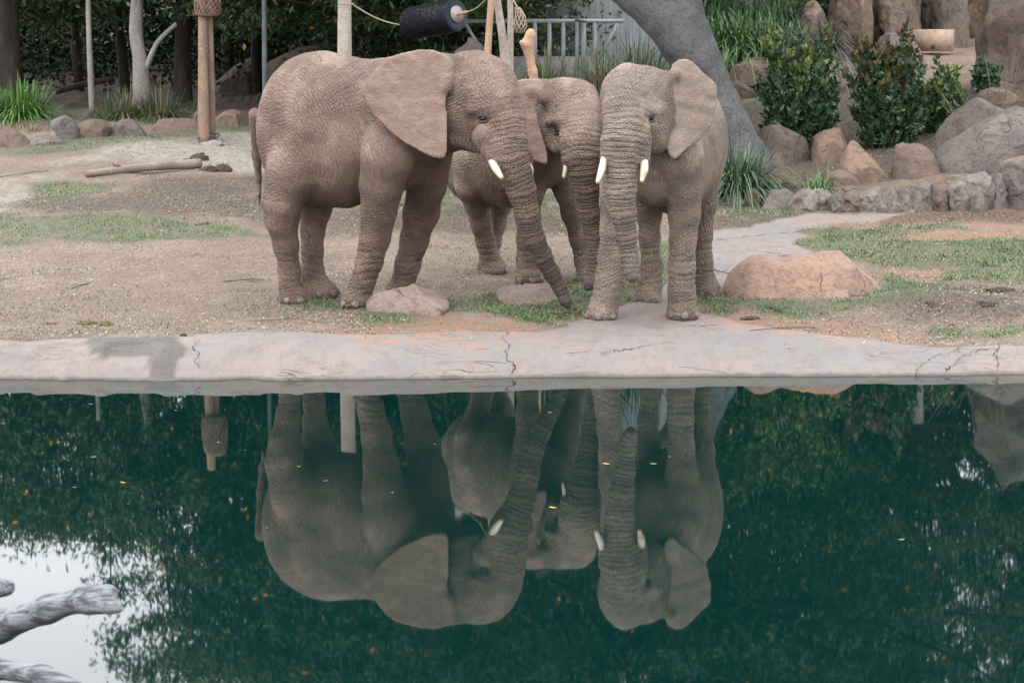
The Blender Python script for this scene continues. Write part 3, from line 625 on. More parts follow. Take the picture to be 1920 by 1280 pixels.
cv2 = n.M('SUBTRACT', 1.0, n.mr(n.vor(3.0, n.warp(n.map(p, (.5, 2.4, 1)), 3, .8)), .002, .012)); cv2 = n.M('MULTIPLY', cv2, n.mr(n.noise(1.1, p, 2), .5, .62)); cc = n.mix(n.M('MULTIPLY', cv2, .3), cc, (.16, .12, .10))
cc = n.mix(n.M('MULTIPLY', a1.outputs[2], n.mr(f2, .42, .62, .05, .75)), cc, (.23, .135, .095))
cc = n.mix(n.M('MULTIPLY', a2.outputs[2], .85), cc, (.032, .026, .021))
zz = n.N('SeparateXYZ', Vector=p).outputs[2]; cc = n.mix(n.M('MULTIPLY', n.mr(n.M('ADD', zz, n.M('MULTIPLY', n.M('SUBTRACT', f2, .5), .05)), .0, .032, 1.0, 0.0), n.M('LESS_THAN', n.N('SeparateXYZ', Vector=p).outputs[1], 20.4)), cc, (.062, .056, .042))
colr = n.mix(a1.outputs[1], soil, cc)
hgt = n.M('ADD', n.M('MULTIPLY', n.M('SUBTRACT', 1.0, a1.outputs[1]), n.M('ADD', n.M('MULTIPLY', f3, 1.0), n.M('MULTIPLY', f4, .5))), n.M('MULTIPLY', a1.outputs[1], n.M('ADD', n.M('MULTIPLY', f3, .35), n.M('ADD', n.M('MULTIPLY', f2, .5), n.M('MULTIPLY', n.M('ADD', ck, n.M('MULTIPLY', cv2, .5)), -.7)))))
n.bump(hgt, .045, 1.0); earth = n.out(colr, n.M('SUBTRACT', .9, n.M('MULTIPLY', a2.outputs[2], .45)), .3)
def sub(name, m):
    Qs = Q[m]; u, inv = np.unique(Qs, return_inverse=True); o = obj(name, V[u], [inv.reshape(-1, 4)], earth, loc=(0, 0, 0))
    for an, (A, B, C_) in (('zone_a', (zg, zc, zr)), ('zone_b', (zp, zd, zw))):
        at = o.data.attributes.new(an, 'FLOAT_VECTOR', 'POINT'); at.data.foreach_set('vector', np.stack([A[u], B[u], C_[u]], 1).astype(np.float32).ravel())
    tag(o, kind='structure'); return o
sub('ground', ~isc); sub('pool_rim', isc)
n = NB('pool_water'); p = n.gpos()
w = n.M('ADD', n.noise(.8, n.map(p, (1.0, 1.6, 1)), 0), n.M('MULTIPLY', n.noise(3.0, n.map(p, (1.0, 1.5, 1)), 0), .10))
n.bump(w, .0006, 1.0); n.b.inputs['IOR'].default_value = 1.33
water_m = n.out((.0005, .0085, .0074), .019, .5)
o = obj('pool_water', [(-60, -40, 0), (60, -40, 0), (60, 21, 0), (-60, 21, 0)], [[(0, 1, 2, 3)]], water_m, loc=(0, 0, 0)); tag(o, kind='structure')
xx = np.linspace(-60, 60, 40); yy = np.linspace(-60, 2.5, 22); Xb, Yb = np.meshgrid(xx, yy, indexing='ij'); Zb = np.interp(Yb.ravel(), [-60, -6, 0, 1.8, 2.5], [2.2, 1.5, 1.3, .35, -.4]) + .05 * vnoise(np.stack([Xb.ravel(), Yb.ravel(), 0 * Xb.ravel()], 1), 3)
i, j = np.meshgrid(np.arange(39), np.arange(21), indexing='ij'); i = i.ravel(); j = j.ravel()
tag(obj('near_bank', np.stack([Xb.ravel(), Yb.ravel(), Zb], 1), [np.stack([i * 22 + j, (i + 1) * 22 + j, (i + 1) * 22 + j + 1, i * 22 + j + 1], 1)], simple('bank_soil', (.2, .16, .12), .9, .25, 3, .02, 20), loc=(0, 0, 0)), kind='structure')
# ---------------------------------------------------------------- turf and litter
def blades(name, P, hgt, wid, lean, mats, mi, rg, kind='stuff', label=None, cat=None, flat=None):
    m = len(P); a = rg.uniform(0, 6.283, m); dv = np.stack([np.cos(a), np.sin(a), 0 * a], 1); sv = np.stack([-np.sin(a), np.cos(a), 0 * a], 1)
    h = hgt * rg.uniform(.5, 1.2, m); tip = P + dv * (lean * h * rg.uniform(.2, 1.3, m))[:, None]; tip[:, 2] += h
    if flat is not None: tip = P + dv * h[:, None]; tip[:, 2] += rg.uniform(.0, flat, m); P = P.copy(); P[:, 2] += .004
    w = (wid * rg.uniform(.6, 1.3, m))[:, None]
    V = np.stack([P - sv * w, P + sv * w, tip], 1).reshape(-1, 3); T = np.arange(3 * m).reshape(-1, 3)
    return tag(obj(name, V, [T], mats, loc=P.mean(0), mi=mi, smooth=False), label, cat, kind=kind)
def leafmat(name, c, trans=.25, rough=.55, var=.35, spec=.4):
    n = NB(name); rnd = n.N('ObjectInfo').outputs['Random']; f = n.noise(3, n.gpos(), 3); g = n.noise(40, n.gpos(), 2)
    k = n.M('ADD', n.M('MULTIPLY', f, .5), n.M('MULTIPLY', g, .5))
    m = n.mix(n.mr(k, .35, .65), tuple(x * (1 - var) for x in c), tuple(x * (1 + var) for x in c)); return n.out(m, rough, spec)
gm = [leafmat('turf', (.042, .09, .028), var=.3), leafmat('turf_light', (.075, .125, .04), var=.3), leafmat('turf_dry', (.17, .145, .09), var=.3)]
def bbox_pts(m, rg, x0, x1, y0, y1): return rg.uniform(x0, x1, m), rg.uniform(y0, y1, m)
PX, PY = [], []
for P, dens in zip(ZN['grass'], [1100, 1600, 600, 600, 1100, 2200, 3600, 4600, 5600, 5000, 5000, 4000, 700, 4000]):
    lo = P.min(0) - .15; hi = P.max(0) + .15; lo[0] = max(lo[0], -7.5); hi[0] = min(hi[0], 8); k = int(min(90000, (hi - lo).prod() * dens)); PX.append(rng.uniform(lo[0], hi[0], k)); PY.append(rng.uniform(lo[1], hi[1], k))
PX = np.concatenate(PX); PY = np.concatenate(PY); zz_ = zone('grass', PX, PY, .16, .2); q = np.stack([PX, PY, 0 * PX], 1)
keep = rng.uniform(0, 1, len(PX)) < zz_ * np.clip(.75 + 1.1 * fbm(q * 3.3, 3, 61), .05, 1) * (1 - zone('conc', PX, PY, .04, .1)); PX, PY = PX[keep], PY[keep]
P = np.stack([PX, PY, zt(PX, PY) + .008], 1); mi = rng.choice([0, 0, 0, 1, 2], len(P)); mi = np.where(rng.uniform(0, 1, len(P)) < .35 * (vnoise(q[keep] * 1.5, 66) > .1), 2, mi)
sz = np.where(PY < 23.5, .024, .028); blades('grass', P, sz, .0045, 1.1, gm, mi, rng)
k = 70000; px_ = rng.uniform(-6.5, 8, k); py_ = 20.6 + 17 * rng.uniform(0, 1, k) ** 1.7; cz = zone('conc', px_, py_, .05, .1); dz = zone('dark', px_, py_, .3, .25); q = np.stack([px_, py_, 0 * px_], 1)
keep = rng.uniform(0, 1, k) < np.clip(.30 + .8 * fbm(q * 1.4, 3, 77) + .45 * dz, 0, 1) * (1 - cz * .97); px_, py_ = px_[keep], py_[keep]; P = np.stack([px_, py_, zt(px_, py_) + .006], 1)
lm = [simple('straw', (.42, .37, .28), .8), simple('dry_leaf', (.17, .11, .07), .8), simple('bark_bits', (.07, .055, .045), .8), simple('chips', (.30, .24, .18), .8)]
blades('straw_litter', P, rng.uniform(.025, .10, len(P)), .0052, 0, lm, rng.choice([0, 0, 1, 2, 3], len(P)), rng, flat=.02)
k = 85000; px_ = rng.uniform(-6.5, 8, k); py_ = 20.5 + 15 * rng.uniform(0, 1, k) ** 1.5; cz = zone('conc', px_, py_, .05, .1); q = np.stack([px_, py_, 0 * px_], 1)
keep = rng.uniform(0, 1, k) < np.clip(.25 + 2.2 * fbm(q * 1.3, 4, 87), 0, 1) * (1 - cz); px_, py_ = px_[keep], py_[keep]; P = np.stack([px_, py_, zt(px_, py_) + .004], 1)
dm = [leafmat('stubble', (.15, .118, .08), var=.3), leafmat('stubble_dark', (.075, .058, .04), var=.3), leafmat('stubble_green', (.07, .09, .04), var=.3)]
blades('dry_stubble', P, .024, .0045, 1.3, dm, rng.choice([0, 0, 1, 1, 2], len(P)), rng)
crm = simple('crack_dirt', (.045, .036, .03), .95, .3, 30)
for k, L in enumerate([[(952, 624), (944, 636), (956, 650), (947, 664), (951, 674), (962, 684), (966, 694), (958, 703)], [(1868, 700), (1872, 678), (1864, 662), (1874, 652), (1868, 642)], [(1715, 702), (1722, 690), (1735, 681), (1752, 671), (1790, 660), (1800, 650)], [(1782, 704), (1776, 694), (1790, 684), (1800, 672), (1815, 664), (1850, 655)],
        [(372, 640), (364, 652), (374, 664), (366, 678), (378, 694)], [(1130, 664), (1160, 657), (1200, 652), (1260, 641)], [(1340, 452), (1440, 441), (1540, 426)], [(1330, 476), (1400, 470), (1480, 480)], [(1230, 600), (1290, 612), (1360, 610)]]):
    P = smooth_path([G(a, b) for a, b in L], 7); rg = np.random.default_rng(k); P[:, :2] += rg.normal(0, .010, (len(P), 2)) * [1, 1.8]; P[:, 2] = zt(P[:, 0], P[:, 1]) + .010
    t = np.gradient(P[:, :2], axis=0); nn = np.stack([-t[:, 1], t[:, 0]], 1); nn /= np.linalg.norm(nn, axis=1)[:, None] + 1e-9; w = (.0012 + .006 * rg.uniform(0, 1, len(P)) ** 3)[:, None] * np.array([1, 1.8]); A = P.copy(); B = P.copy(); A[:, :2] += nn * w; B[:, :2] -= nn * w; i = np.arange(len(P) - 1); n_ = len(P)
    tag(obj('rim_crack', np.concatenate([A, B]), [np.stack([i, i + 1, n_ + i + 1, n_ + i], 1)], crm, smooth=False), kind='structure')
# ---------------------------------------------------------------- rocks
def rockmat(name, c, c2, c3=None, bump=.07, scale=1.0, crack=.8):
    n = NB(name); p = n.gpos(); w = n.warp(p, 2, .3)
    f = n.noise(1.8 * scale, w, 6, .6); g = n.noise(14 * scale, p, 6, .7); k = n.noise(70, p, 3, .7)
    m = n.mix(n.mr(f, .38, .62), c, c2); m = n.mix(n.M('MULTIPLY', n.mr(g, .46, .66), .75), m, c3 or tuple(x * .45 for x in c)); m = n.mix(n.M('MULTIPLY', n.mr(k, .52, .68), .5), m, tuple(min(.7, x * 1.6) for x in c))
    cr = n.M('SUBTRACT', 1.0, n.mr(n.vor(1.1 * scale, n.warp(p, 2.5, .5)), .0, .012)); cr = n.M('MULTIPLY', cr, n.mr(n.noise(1.3, p, 2), .5, .66, 0, crack))
    m = n.mix(n.M('MULTIPLY', cr, .6), m, tuple(x * .3 for x in c))
    n.bump(n.M('ADD', n.M('MULTIPLY', f, .9), n.M('ADD', n.M('MULTIPLY', g, .6), n.M('ADD', n.M('MULTIPLY', k, .3), n.M('MULTIPLY', cr, -.8)))), bump)
    return n.out(m, .88, .25)
RT = rockmat('rock_tan', (0.144, 0.102, 0.079), (0.108, 0.082, 0.069)); RG = rockmat('rock_grey', (0.102, 0.087, 0.079), (0.141, 0.123, 0.108)); RS = rockmat('rock_slate', (0.072, 0.072, 0.079), (0.131, 0.121, 0.115))
RO = rockmat('rock_orange', (0.184, 0.125, 0.089), (0.125, 0.098, 0.079)); RR = rockmat('rock_reddish', (.27, .175, .13), (.225, .155, .122), (.13, .08, .06)); RP = rockmat('rock_pale', (0.240, 0.184, 0.152), (0.192, 0.152, 0.128), (0.120, 0.080, 0.064))
RD = rockmat('rock_dark', (.085, .068, .058), (.13, .105, .09)); RC = rockmat('cliff_rock', (0.168, 0.120, 0.096), (0.104, 0.088, 0.080), (0.052, 0.044, 0.042), .08, .6); RW = rockmat('wall_stone', (.115, .097, .09), (.165, .14, .125), (.05, .042, .04), .04, 1.4, .3)
def rock_geo(outl, d, T, seed=0, facets=15, rough=.045, nt=60, nf=26, fl=.82):
    rg = np.random.default_rng(seed); P = np.array([W(a, b, d) for a, b in outl])[:, [0, 2]]; P = smooth_path(np.concatenate([P, P[:1]]), 3)[:-1]; lo = P.min(0); hi = P.max(0); c = (lo + hi) / 2
    th = np.arange(nt) * 2 * math.pi / nt; r = np.zeros(nt); dirs = np.stack([np.cos(th), np.sin(th)], 1)
    for k in range(len(P)):
        a = P[k] - c; b = P[(k + 1) % len(P)] - c; e = b - a; det = dirs[:, 0] * (-e[1]) + dirs[:, 1] * e[0]; det = np.where(abs(det) < 1e-12, 1e-12, det)
        t = (a[0] * (-e[1]) + a[1] * e[0]) / det; s = (dirs[:, 0] * a[1] - dirs[:, 1] * a[0]) / det; ok = (t > 0) & (s >= -1e-6) & (s <= 1 + 1e-6); r = np.where(ok & (t > r), t, r)
    r = np.where(r <= 0, np.mean(r[r > 0]), r); ph = np.linspace(-math.pi / 2, math.pi / 2, nf + 1)
    V = []
    for f in ph:
        cf = abs(math.cos(f)) ** .62; V.append(np.stack([c[0] + dirs[:, 0] * r * cf, np.full(nt, d + T * math.copysign(abs(math.sin(f)) ** .9, f)), c[1] + dirs[:, 1] * r * cf], 1))
    V = np.concatenate(V); under = V[:, 2] < c[1]; V[:, 1] = np.where(under, d + np.sign(V[:, 1] - d) * np.minimum(T, np.abs(V[:, 1] - d) * 1.12), V[:, 1]); V[:, 2] = np.where(under, c[1] + (V[:, 2] - c[1]) * (1 + .5 * np.minimum(1, np.abs(V[:, 1] - d) / T)), V[:, 2]); C = np.array([c[0], d, c[1]]); sz = np.array([(hi - lo)[0] / 2, T, (hi - lo)[1] / 2]); U = (V - C) / sz
    for _ in range(facets):
        nn = rg.normal(0, 1, 3) * [.8, 1.2, .8]; nn[1] = -abs(nn[1]) if rg.uniform() < .7 else nn[1]; nn /= np.linalg.norm(nn); off = rg.uniform(.54, .84) * (1.0 if fl > .5 else 1.2)
        nn[2] = abs(nn[2]); h = U @ nn - off; U = U - np.where(h > 0, h * .985, 0)[:, None] * nn
    V = C + U * sz; V[:, 2] = np.where(U[:, 2] < -.2, V[:, 2], V[:, 2]); m = min(sz[0], sz[2], T); V = V + rough * m * 1.6 * np.stack([fbm(V * 1.6 / m + s_, 3, seed + s_) for s_ in (1, 2, 3)], 1) * [1, 1, 1]
    rdg = 1 - np.abs(fbm(V * 2.6 / m + seed, 3, seed + 7)) * 2; V = V + (U / (np.linalg.norm(U, axis=1)[:, None] + .1)) * (rdg * .05 * m + .022 * m * fbm(V * 9 / m, 3, seed + 3))[:, None]
    i, j = np.meshgrid(np.arange(nf), np.arange(nt), indexing='ij'); i = i.ravel(); j = j.ravel(); k = (j + 1) % nt
    return V, np.stack([i * nt + j, i * nt + k, (i + 1) * nt + k, (i + 1) * nt + j], 1)
def rock(outl, d, T, mat, label, group=None, name='boulder', cat='rock', seed=0, parent=None, **kw):
    V, Q = rock_geo(outl, d, T, seed, **kw); o = obj(name, V, [Q], mat, parent)
    if parent is None: tag(o, label, cat, group)
    return o
def gd(px, py): return G(px, py)[1]
GL = 'rocks edging the planting at the left'
rock([(-60, 280), (-40, 240), (0, 231), (28, 242), (48, 262), (56, 280)], gd(20, 277) + .3, .45, RT, 'brown rounded rock at the left edge of the photo, below the bright green grass clump', GL, seed=1)
rock([(55, 277), (62, 258), (90, 253), (125, 262), (127, 277)], gd(90, 274) + .2, .3, RG, 'small flat pale grey rock beside the brown rounded one, on the turf', GL, seed=2)
rock([(80, 218), (100, 211), (128, 221), (142, 235), (147, 266), (124, 266), (108, 246), (90, 230)], gd(130, 264) + .2, .3, RS, 'dark slate-grey angular slab leaning beside the bright green grass clump', GL, seed=3)
rock([(140, 262), (137, 226), (146, 216), (185, 216), (206, 232), (196, 262)], gd(170, 259) + .25, .35, RT, 'squarish tan-brown rock right of the slate slab', GL, seed=4)
rock([(190, 261), (200, 238), (225, 225), (245, 223), (266, 243), (272, 261)], gd(230, 257) + .25, .35, RG, 'low triangular grey-brown rock in front of the pale tree trunk', GL, seed=5)
rock([(284, 247), (298, 226), (330, 218), (372, 221), (376, 247)], gd(330, 245) + .3, .4, RT, 'wide flat-topped brown rock left of the bundled wooden posts', GL, seed=6)
rock([(362, 224), (365, 206), (374, 203), (384, 222)], gd(372, 243) + .9, .2, RO, 'narrow orange-brown rock peeking out behind the bundled wooden posts', GL, seed=7)
rock([(400, 242), (404, 206), (418, 199), (436, 206), (460, 216), (468, 240)], gd(435, 238) + .3, .4, RO, 'rounded orange-tan rock right of the bundled wooden posts', GL, seed=8)
rock([(688, 575), (698, 553), (724, 540), (756, 530), (792, 531), (848, 549), (846, 566), (826, 600), (780, 610), (720, 606)], gd(760, 590) + .35, .42, RP, 'low pale two-faced rock with reddish dirt beside the front foot of the large elephant', seed=9, rough=.09, nt=70, nf=30, facets=9)
rock([(929, 548), (946, 538), (975, 535), (1035, 533), (1046, 540), (1052, 560), (1048, 586), (990, 586), (950, 574), (932, 560)], gd(1000, 576) + .3, .3, RP, 'small flat-topped tan block of rock beside the trunk tip of the large elephant', seed=12, rough=.06, nt=60, nf=26, facets=5)
rock([(1348, 575), (1355, 540), (1368, 517), (1392, 494), (1425, 483), (1460, 490), (1482, 489), (1520, 481), (1570, 471), (1602, 477), (1642, 495), (1668, 520), (1672, 548), (1640, 575), (1560, 590), (1450, 590)], gd(1450, 563) + .55, .58, RR, 'big low saddle-shaped reddish boulder lying in the grass right of the pale elephant', seed=14, rough=.07, nt=90, nf=36, facets=4)
GB = 'boulders in the raised bed at the right'
rock([(1572, 345), (1577, 306), (1598, 265), (1612, 274), (1640, 305), (1674, 338), (1640, 350), (1590, 348)], gd(1620, 340) + .25, .4, RO, 'triangular tan boulder with a pointed top in front of the middle bush', GB, seed=21, facets=9)
rock([(1672, 340), (1680, 275), (1700, 264), (1725, 269), (1757, 300), (1756, 340)], gd(1715, 335) + .35, .4, RT, 'upright brown boulder between the triangular tan boulder and the big grey one', GB, seed=22)
rock([(1738, 292), (1744, 258), (1790, 213), (1850, 178), (1898, 174), (1925, 200), (1860, 245), (1800, 280), (1765, 300)], 31.6, .5, RG, 'long dark brown-grey slab slanting up to the right behind the big grey boulder', GB, seed=23)
rock([(1752, 340), (1758, 285), (1800, 260), (1850, 229), (1890, 208), (1935, 192), (1990, 215), (2000, 290), (1960, 330), (1860, 345)], gd(1800, 332) + .6, .7, RG, 'largest speckled grey boulder, in the bed against the right edge of the photo', GB, seed=26, nt=84, nf=36)
rock([(1855, 335), (1880, 300), (1905, 286), (1960, 284), (1980, 330), (1960, 350)], gd(1890, 325) + .05, .25, RO, 'small orange-brown boulder low at the right edge, on top of the stone kerb', GB, seed=25)
rock([(1512, 312), (1520, 264), (1545, 245), (1580, 241), (1593, 260), (1590, 312)], gd(1550, 310) + .5, .4, RO, 'orange-brown boulder half hidden under the left-hand bush', GB, seed=27)
rock([(1395, 312), (1412, 256), (1450, 236), (1500, 248), (1525, 312)], 31.8, .5, RD, 'dark brown boulder in the shade between the big tree and the left-hand bush', GB, seed=28)
rock([(1368, 370), (1374, 346), (1400, 341), (1428, 344), (1433, 362), (1420, 372)], gd(1400, 368) + .2, .25, RG, 'small grey boulder at the foot of the big leaning tree', GB, seed=29)
rock([(1540, 358), (1553, 320), (1580, 318), (1609, 338), (1602, 358)], gd(1580, 353) + .2, .25, RT, 'low brown boulder behind the green grass tuft on the bed', GB, seed=30)
rock([(1430, 396), (1440, 380), (1460, 375), (1482, 385), (1487, 396)], gd(1460, 393) + .1, .15, RP, 'small pale dome-shaped rock on the turf in front of the stone kerb', seed=31)
rock([(1696, 403), (1710, 393), (1735, 391), (1745, 403)], gd(1720, 399) + .1, .15, RP, 'flat pale rock on the dirt at the foot of the stone kerb', seed=32)
rock([(1825, 190), (1848, 165), (1888, 163), (1905, 190)], 33.5, .3, RO, 'small orange-brown boulder on top of the slanting slab', GB, seed=33)
rock([(1766, 280), (1770, 268), (1785, 262), (1786, 270), (1776, 280)], 30.4, .06, RS, 'small slate chip lying on the big grey boulder', GB, seed=34)
# kerb of stacked stones
wall = empty('stone_kerb', G(1600, 400), 'low curving kerb of grey-brown stones holding back the raised bed at the right', 'stone kerb')
for k, (x0, x1, yt, yb) in enumerate([(1333, 1366, 373, 392), (1360, 1398, 366, 394), (1394, 1432, 363, 396), (1426, 1488, 361, 400), (1484, 1531, 359, 406), (1526, 1560, 358, 411), (1555, 1584, 359, 411), (1573, 1615, 351, 410), (1611, 1656, 354, 408), (1650, 1690, 359, 404), (1686, 1714, 354, 403), (1709, 1747, 344, 405), (1742, 1781, 335, 404), (1777, 1829, 332, 404), (1820, 1866, 324, 405), (1854, 1882, 322, 400), (1874, 1930, 309, 400), (1922, 1975, 300, 400), (1965, 2030, 296, 400), (2020, 2090, 294, 400)]):
    x0 -= 4; x1 += 4; yt -= 5 if k < 5 else 2; w = x1 - x0; d = gd((x0 + x1) / 2, min(yb - 8, 398)) + .15; rg = random.Random(k); t = rg.uniform(0, .12) * w
    rock([(x0 + 2, yb), (x0 - 1, (yt * .45 + yb * .55)), (x0 + t, yt + 5), (x0 + w * .35, yt - rg.uniform(0, 3)), (x1 - w * .28, yt + rg.uniform(-2, 3)), (x1 - t * .6, yt + 7), (x1 + 1, (yt + yb) / 2), (x1 - 2, yb)], d + rg.uniform(-.05, .05), .24, [RW, RW, RG, RW, RT][(k * 7) % 5], None, name='stone', parent=wall, seed=50 + k, rough=.22, nt=40, nf=18, facets=7)
k2 = empty('stone_edging', G(1000, 392), 'row of low flat grey stones edging the turf behind the three elephants', 'stone edging')
for k, (x0, x1) in enumerate([(700, 760), (765, 832), (845, 882), (884, 935), (940, 1008), (1010, 1062), (1064, 1110), (1112, 1170), (1175, 1230), (1235, 1290), (1295, 1338)]):
    rg = random.Random(100 + k); yt = 374 + rg.uniform(-4, 4)
    rock([(x0, 394), (x0 + 3, yt + 8), (x0 + 12, yt), (x1 - 12, yt + rg.uniform(-2, 3)), (x1 - 2, yt + 9), (x1, 394)], gd(x0, 391) + .15, .22, RG, None, name='stone', parent=k2, seed=80 + k, nt=30, nf=12)
GC = 'sculpted cliff blocks at the back right'
rock([(1792, 200), (1797, 130), (1803, 62), (1812, 42), (1828, 30), (1832, 0), (1850, -60), (1900, -110), (2000, -120), (2080, 0), (2080, 210)], 36, 1.3, RC, 'huge tan-grey cliff boulder with a long dark crack at the top right corner', GC, seed=41, nt=90, nf=44, rough=.12, facets=16, cat='cliff')
rock([(1636, 140), (1640, 82), (1668, 64), (1700, 70), (1722, 95), (1734, 125), (1720, 140)], 40, .7, RG, 'smooth rounded grey boulder behind the middle bush', GC, seed=42, facets=2, rough=.03)
for k, (P, d, T, lb) in enumerate([([(1556, 130), (1560, 40), (1565, -80), (1600, -120), (1628, -90), (1631, 20), (1634, 130)], 44, 1.2, 'tall pale cliff block rising behind the dark purple grass'),
    ([(1642, 130), (1640, 30), (1650, -60), (1690, -110), (1722, -60), (1726, 60), (1724, 130)], 44.5, 1.0, 'tall tan cliff block with a dark stain behind the rounded grey boulder'),
    ([(1720, 120), (1722, 0), (1738, -90), (1756, 0), (1760, 120)], 45.5, .8, 'narrow dark cliff block behind the stone cube with a hole'),
    ([(1750, 110), (1752, 20), (1765, -70), (1795, -90), (1808, -20), (1812, 50), (1806, 110)], 44.5, .9, 'tan cliff block right of the stone cube with a hole'),
    ([(1800, 80), (1806, 0), (1815, -60), (1850, -80), (1870, 0), (1860, 80)], 46.5, .8, 'orange cliff block just left of the huge cracked boulder'),
    ([(1484, 90), (1500, 40), (1518, 3), (1534, 0), (1546, 20), (1552, 90)], 43, .7, 'leaning pale rock behind the dark purple grass'),
    ([(1380, 30), (1388, -30), (1410, -50), (1424, 0), (1424, 40)], 45, .6, 'pinkish rock glimpsed through the green plants at the top right')]):
    rock(P, d, T, RC if k not in (4, 0) else RO, lb, GC, seed=60 + k, nt=70, nf=34, rough=.12, facets=14, cat='cliff')
rock([(1350, 155), (1354, 114), (1372, 107), (1420, 108), (1450, 110), (1462, 118), (1462, 155)], 38.5, .6, RO, 'long pale band of rock on top of the terrace behind the big tree', GC, seed=70, cat='rock')
rock([(1355, 212), (1362, 152), (1378, 145), (1412, 144), (1414, 212)], 38.1, .5, RD, 'dark lower terrace rock just right of the big tree trunk', GC, seed=71, cat='rock')
rock([(1408, 212), (1412, 146), (1430, 141), (1470, 146), (1478, 212)], 38.1, .5, RS, 'dark lower terrace rock partly behind the left-hand bush', GC, seed=72, cat='rock')
m = MB(); m.box(W(1750, 76, 42.6), (.24, .3, .19), np.array([[.93, .36, 0], [-.36, .93, 0], [0, 0, 1]]))
bc = W(1750, 76, 42.6); blk = tag(m.obj('stone_cube', rockmat('cut_stone', (0.304, 0.216, 0.160), (0.264, 0.200, 0.160), None, .01)), 'squared tan stone cube with a round hole, standing on the sand at the back right', 'stone block')
m = MB(); hc = bc + [-.066, -.346, -.11]; m.tube([hc + [.002, -.006, 0], hc + [-.02, .05, 0]], .045, 16); m.obj('painted_hole', hollow_m, blk)  # dark plug set into the cube stands in for the shade inside its hole
rock([(842, 118), (848, 100), (875, 80), (884, 62), (900, 80), (912, 118)], 37, .5, RG, 'pale grey pointed rock beneath the black brush roller', seed=73, cat='rock')
rock([(395, 225), (398, 120), (420, 106), (470, 100), (500, 120), (505, 225)], 44, .8, RD, 'dark brown rock wall in the shade right of the bundled posts', 'shaded rock faces at the back left', seed=74, cat='rock')  # brown rock, coloured darker to stand for deep shade
rock([(500, 150), (506, 96), (540, 88), (600, 84), (640, 78), (690, 84), (700, 150)], 43, .8, RT, 'dim tan rock face seen over the back of the large elephant', 'shaded rock faces at the back left', seed=75, cat='rock')
# ---------------------------------------------------------------- plants
def strips(name, base, dirs, L, width, droop, mats, mi, parent, seg=5, tipw=.1, **kw):
    m = len(base); sv = np.stack([-dirs[:, 1], dirs[:, 0], 0 * dirs[:, 0]], 1); sv /= np.linalg.norm(sv, axis=1)[:, None] + 1e-9; V = []
    t = np.linspace(0, 1, seg + 1)
    for k in t:
        p = base + dirs * (L * k)[:, None]; p[:, 2] -= droop * L * k ** 2.2; p[:, :2] += dirs[:, :2] * (droop * L * k ** 2 * .5)[:, None]
        w = width * ((1 - k) ** .6 * (.55 + .9 * k) if k < 1 else 0) ; w = np.maximum(w, width * tipw * .3)
        V += [p - sv * w[:, None], p + sv * w[:, None]]
    V = np.stack(V, 1).reshape(-1, 3); n = 2 * (seg + 1); b = np.arange(m)[:, None] * n; Q = np.concatenate([np.stack([b[:, 0] + 2 * s, b[:, 0] + 2 * s + 1, b[:, 0] + 2 * s + 3, b[:, 0] + 2 * s + 2], 1) for s in range(seg)])
    return obj(name, V, [Q], mats, parent, mi=None if mi is None else np.tile(mi, seg), **kw)
GRN = leafmat('blade_green', (.038, .088, .022), var=.35); GRB = leafmat('blade_bright', (.085, .19, .032), var=.3); GRO = leafmat('blade_olive', (.06, .07, .028), var=.35); GRT = leafmat('blade_straw', (.17, .14, .08), var=.3)
GRD = leafmat('blade_blue_green', (.035, .065, .04), var=.35); GRP = leafmat('blade_purple', (.030, .018, .022), var=.4); GRS = leafmat('blade_silver', (.075, .11, .065), var=.3)
def clump(px, py, h, spread, n, mats, label, group=None, w=.008, droop=.55, name='grass_clump', cat='grass clump', seed=0, dep=None, up=.9, cover=.12):
    rg = np.random.default_rng(seed + 300); g = G(px, py) if dep is None else W(px, py, dep); a = rg.uniform(0, 6.283, n); tl = np.abs(rg.normal(0, spread * 1.25, n)); rad = rg.uniform(0, cover, n) ** .8
    base = g + np.stack([np.cos(a) * rad, np.sin(a) * rad, -.04 + 0 * a], 1); dirs = np.stack([np.cos(a) * tl, np.sin(a) * tl, up + 0 * a], 1); dirs /= np.linalg.norm(dirs, axis=1)[:, None]
    L = h * rg.uniform(.45, 1.15, n) * 1.12
    o = strips(name, base, dirs, L, w * rg.uniform(.6, 1.3, n), droop * rg.uniform(.4, 1.7, n) * (.55 + tl), mats, rg.integers(0, len(mats), n), None, loc=g)
    return tag(o, label, cat, group)
clump(40, 222, .82, .62, 900, [GRB, GRN, GRN, GRB], 'large bright green clump of arching grass at the left edge among the rocks', w=.012, seed=1, cover=.3)
clump(-30, 225, .7, .6, 500, [GRB, GRN, GRN], 'bright green grass clump half cut by the left edge of the photo', w=.012, seed=2, cover=.3)
clump(45, 245, .36, 1.0, 700, [GRT, GRT, GRO], 'pale dried grass hanging below the large bright green clump', w=.006, seed=3, droop=1.2, cover=.5)
OL = 'dry olive clumps behind the pale trunk'
clump(232, 222, .78, .75, 700, [GRO, GRO, GRT, GRD], 'dry olive-brown spiky clump left of the pale tree trunk', OL, seed=4, w=.008, cover=.25)
clump(300, 224, .78, .75, 600, [GRO, GRT, GRD], 'dry olive-brown spiky clump right of the pale tree trunk', OL, seed=5, w=.008, cover=.25)
clump(200, 225, .35, .8, 300, [GRN, GRO], 'small green tuft in front of the dry olive clumps', seed=6, w=.007)
clump(275, 228, .16, .9, 300, [GRB, GRN], 'short green tuft at the foot of the pale tree trunk', seed=7, w=.006, cover=.25)
clump(362, 215, .4, .7, 200, [GRN, GRO], 'green tuft just left of the bundled posts', seed=8, w=.007)
MD = 'spiky clumps behind the small elephant'
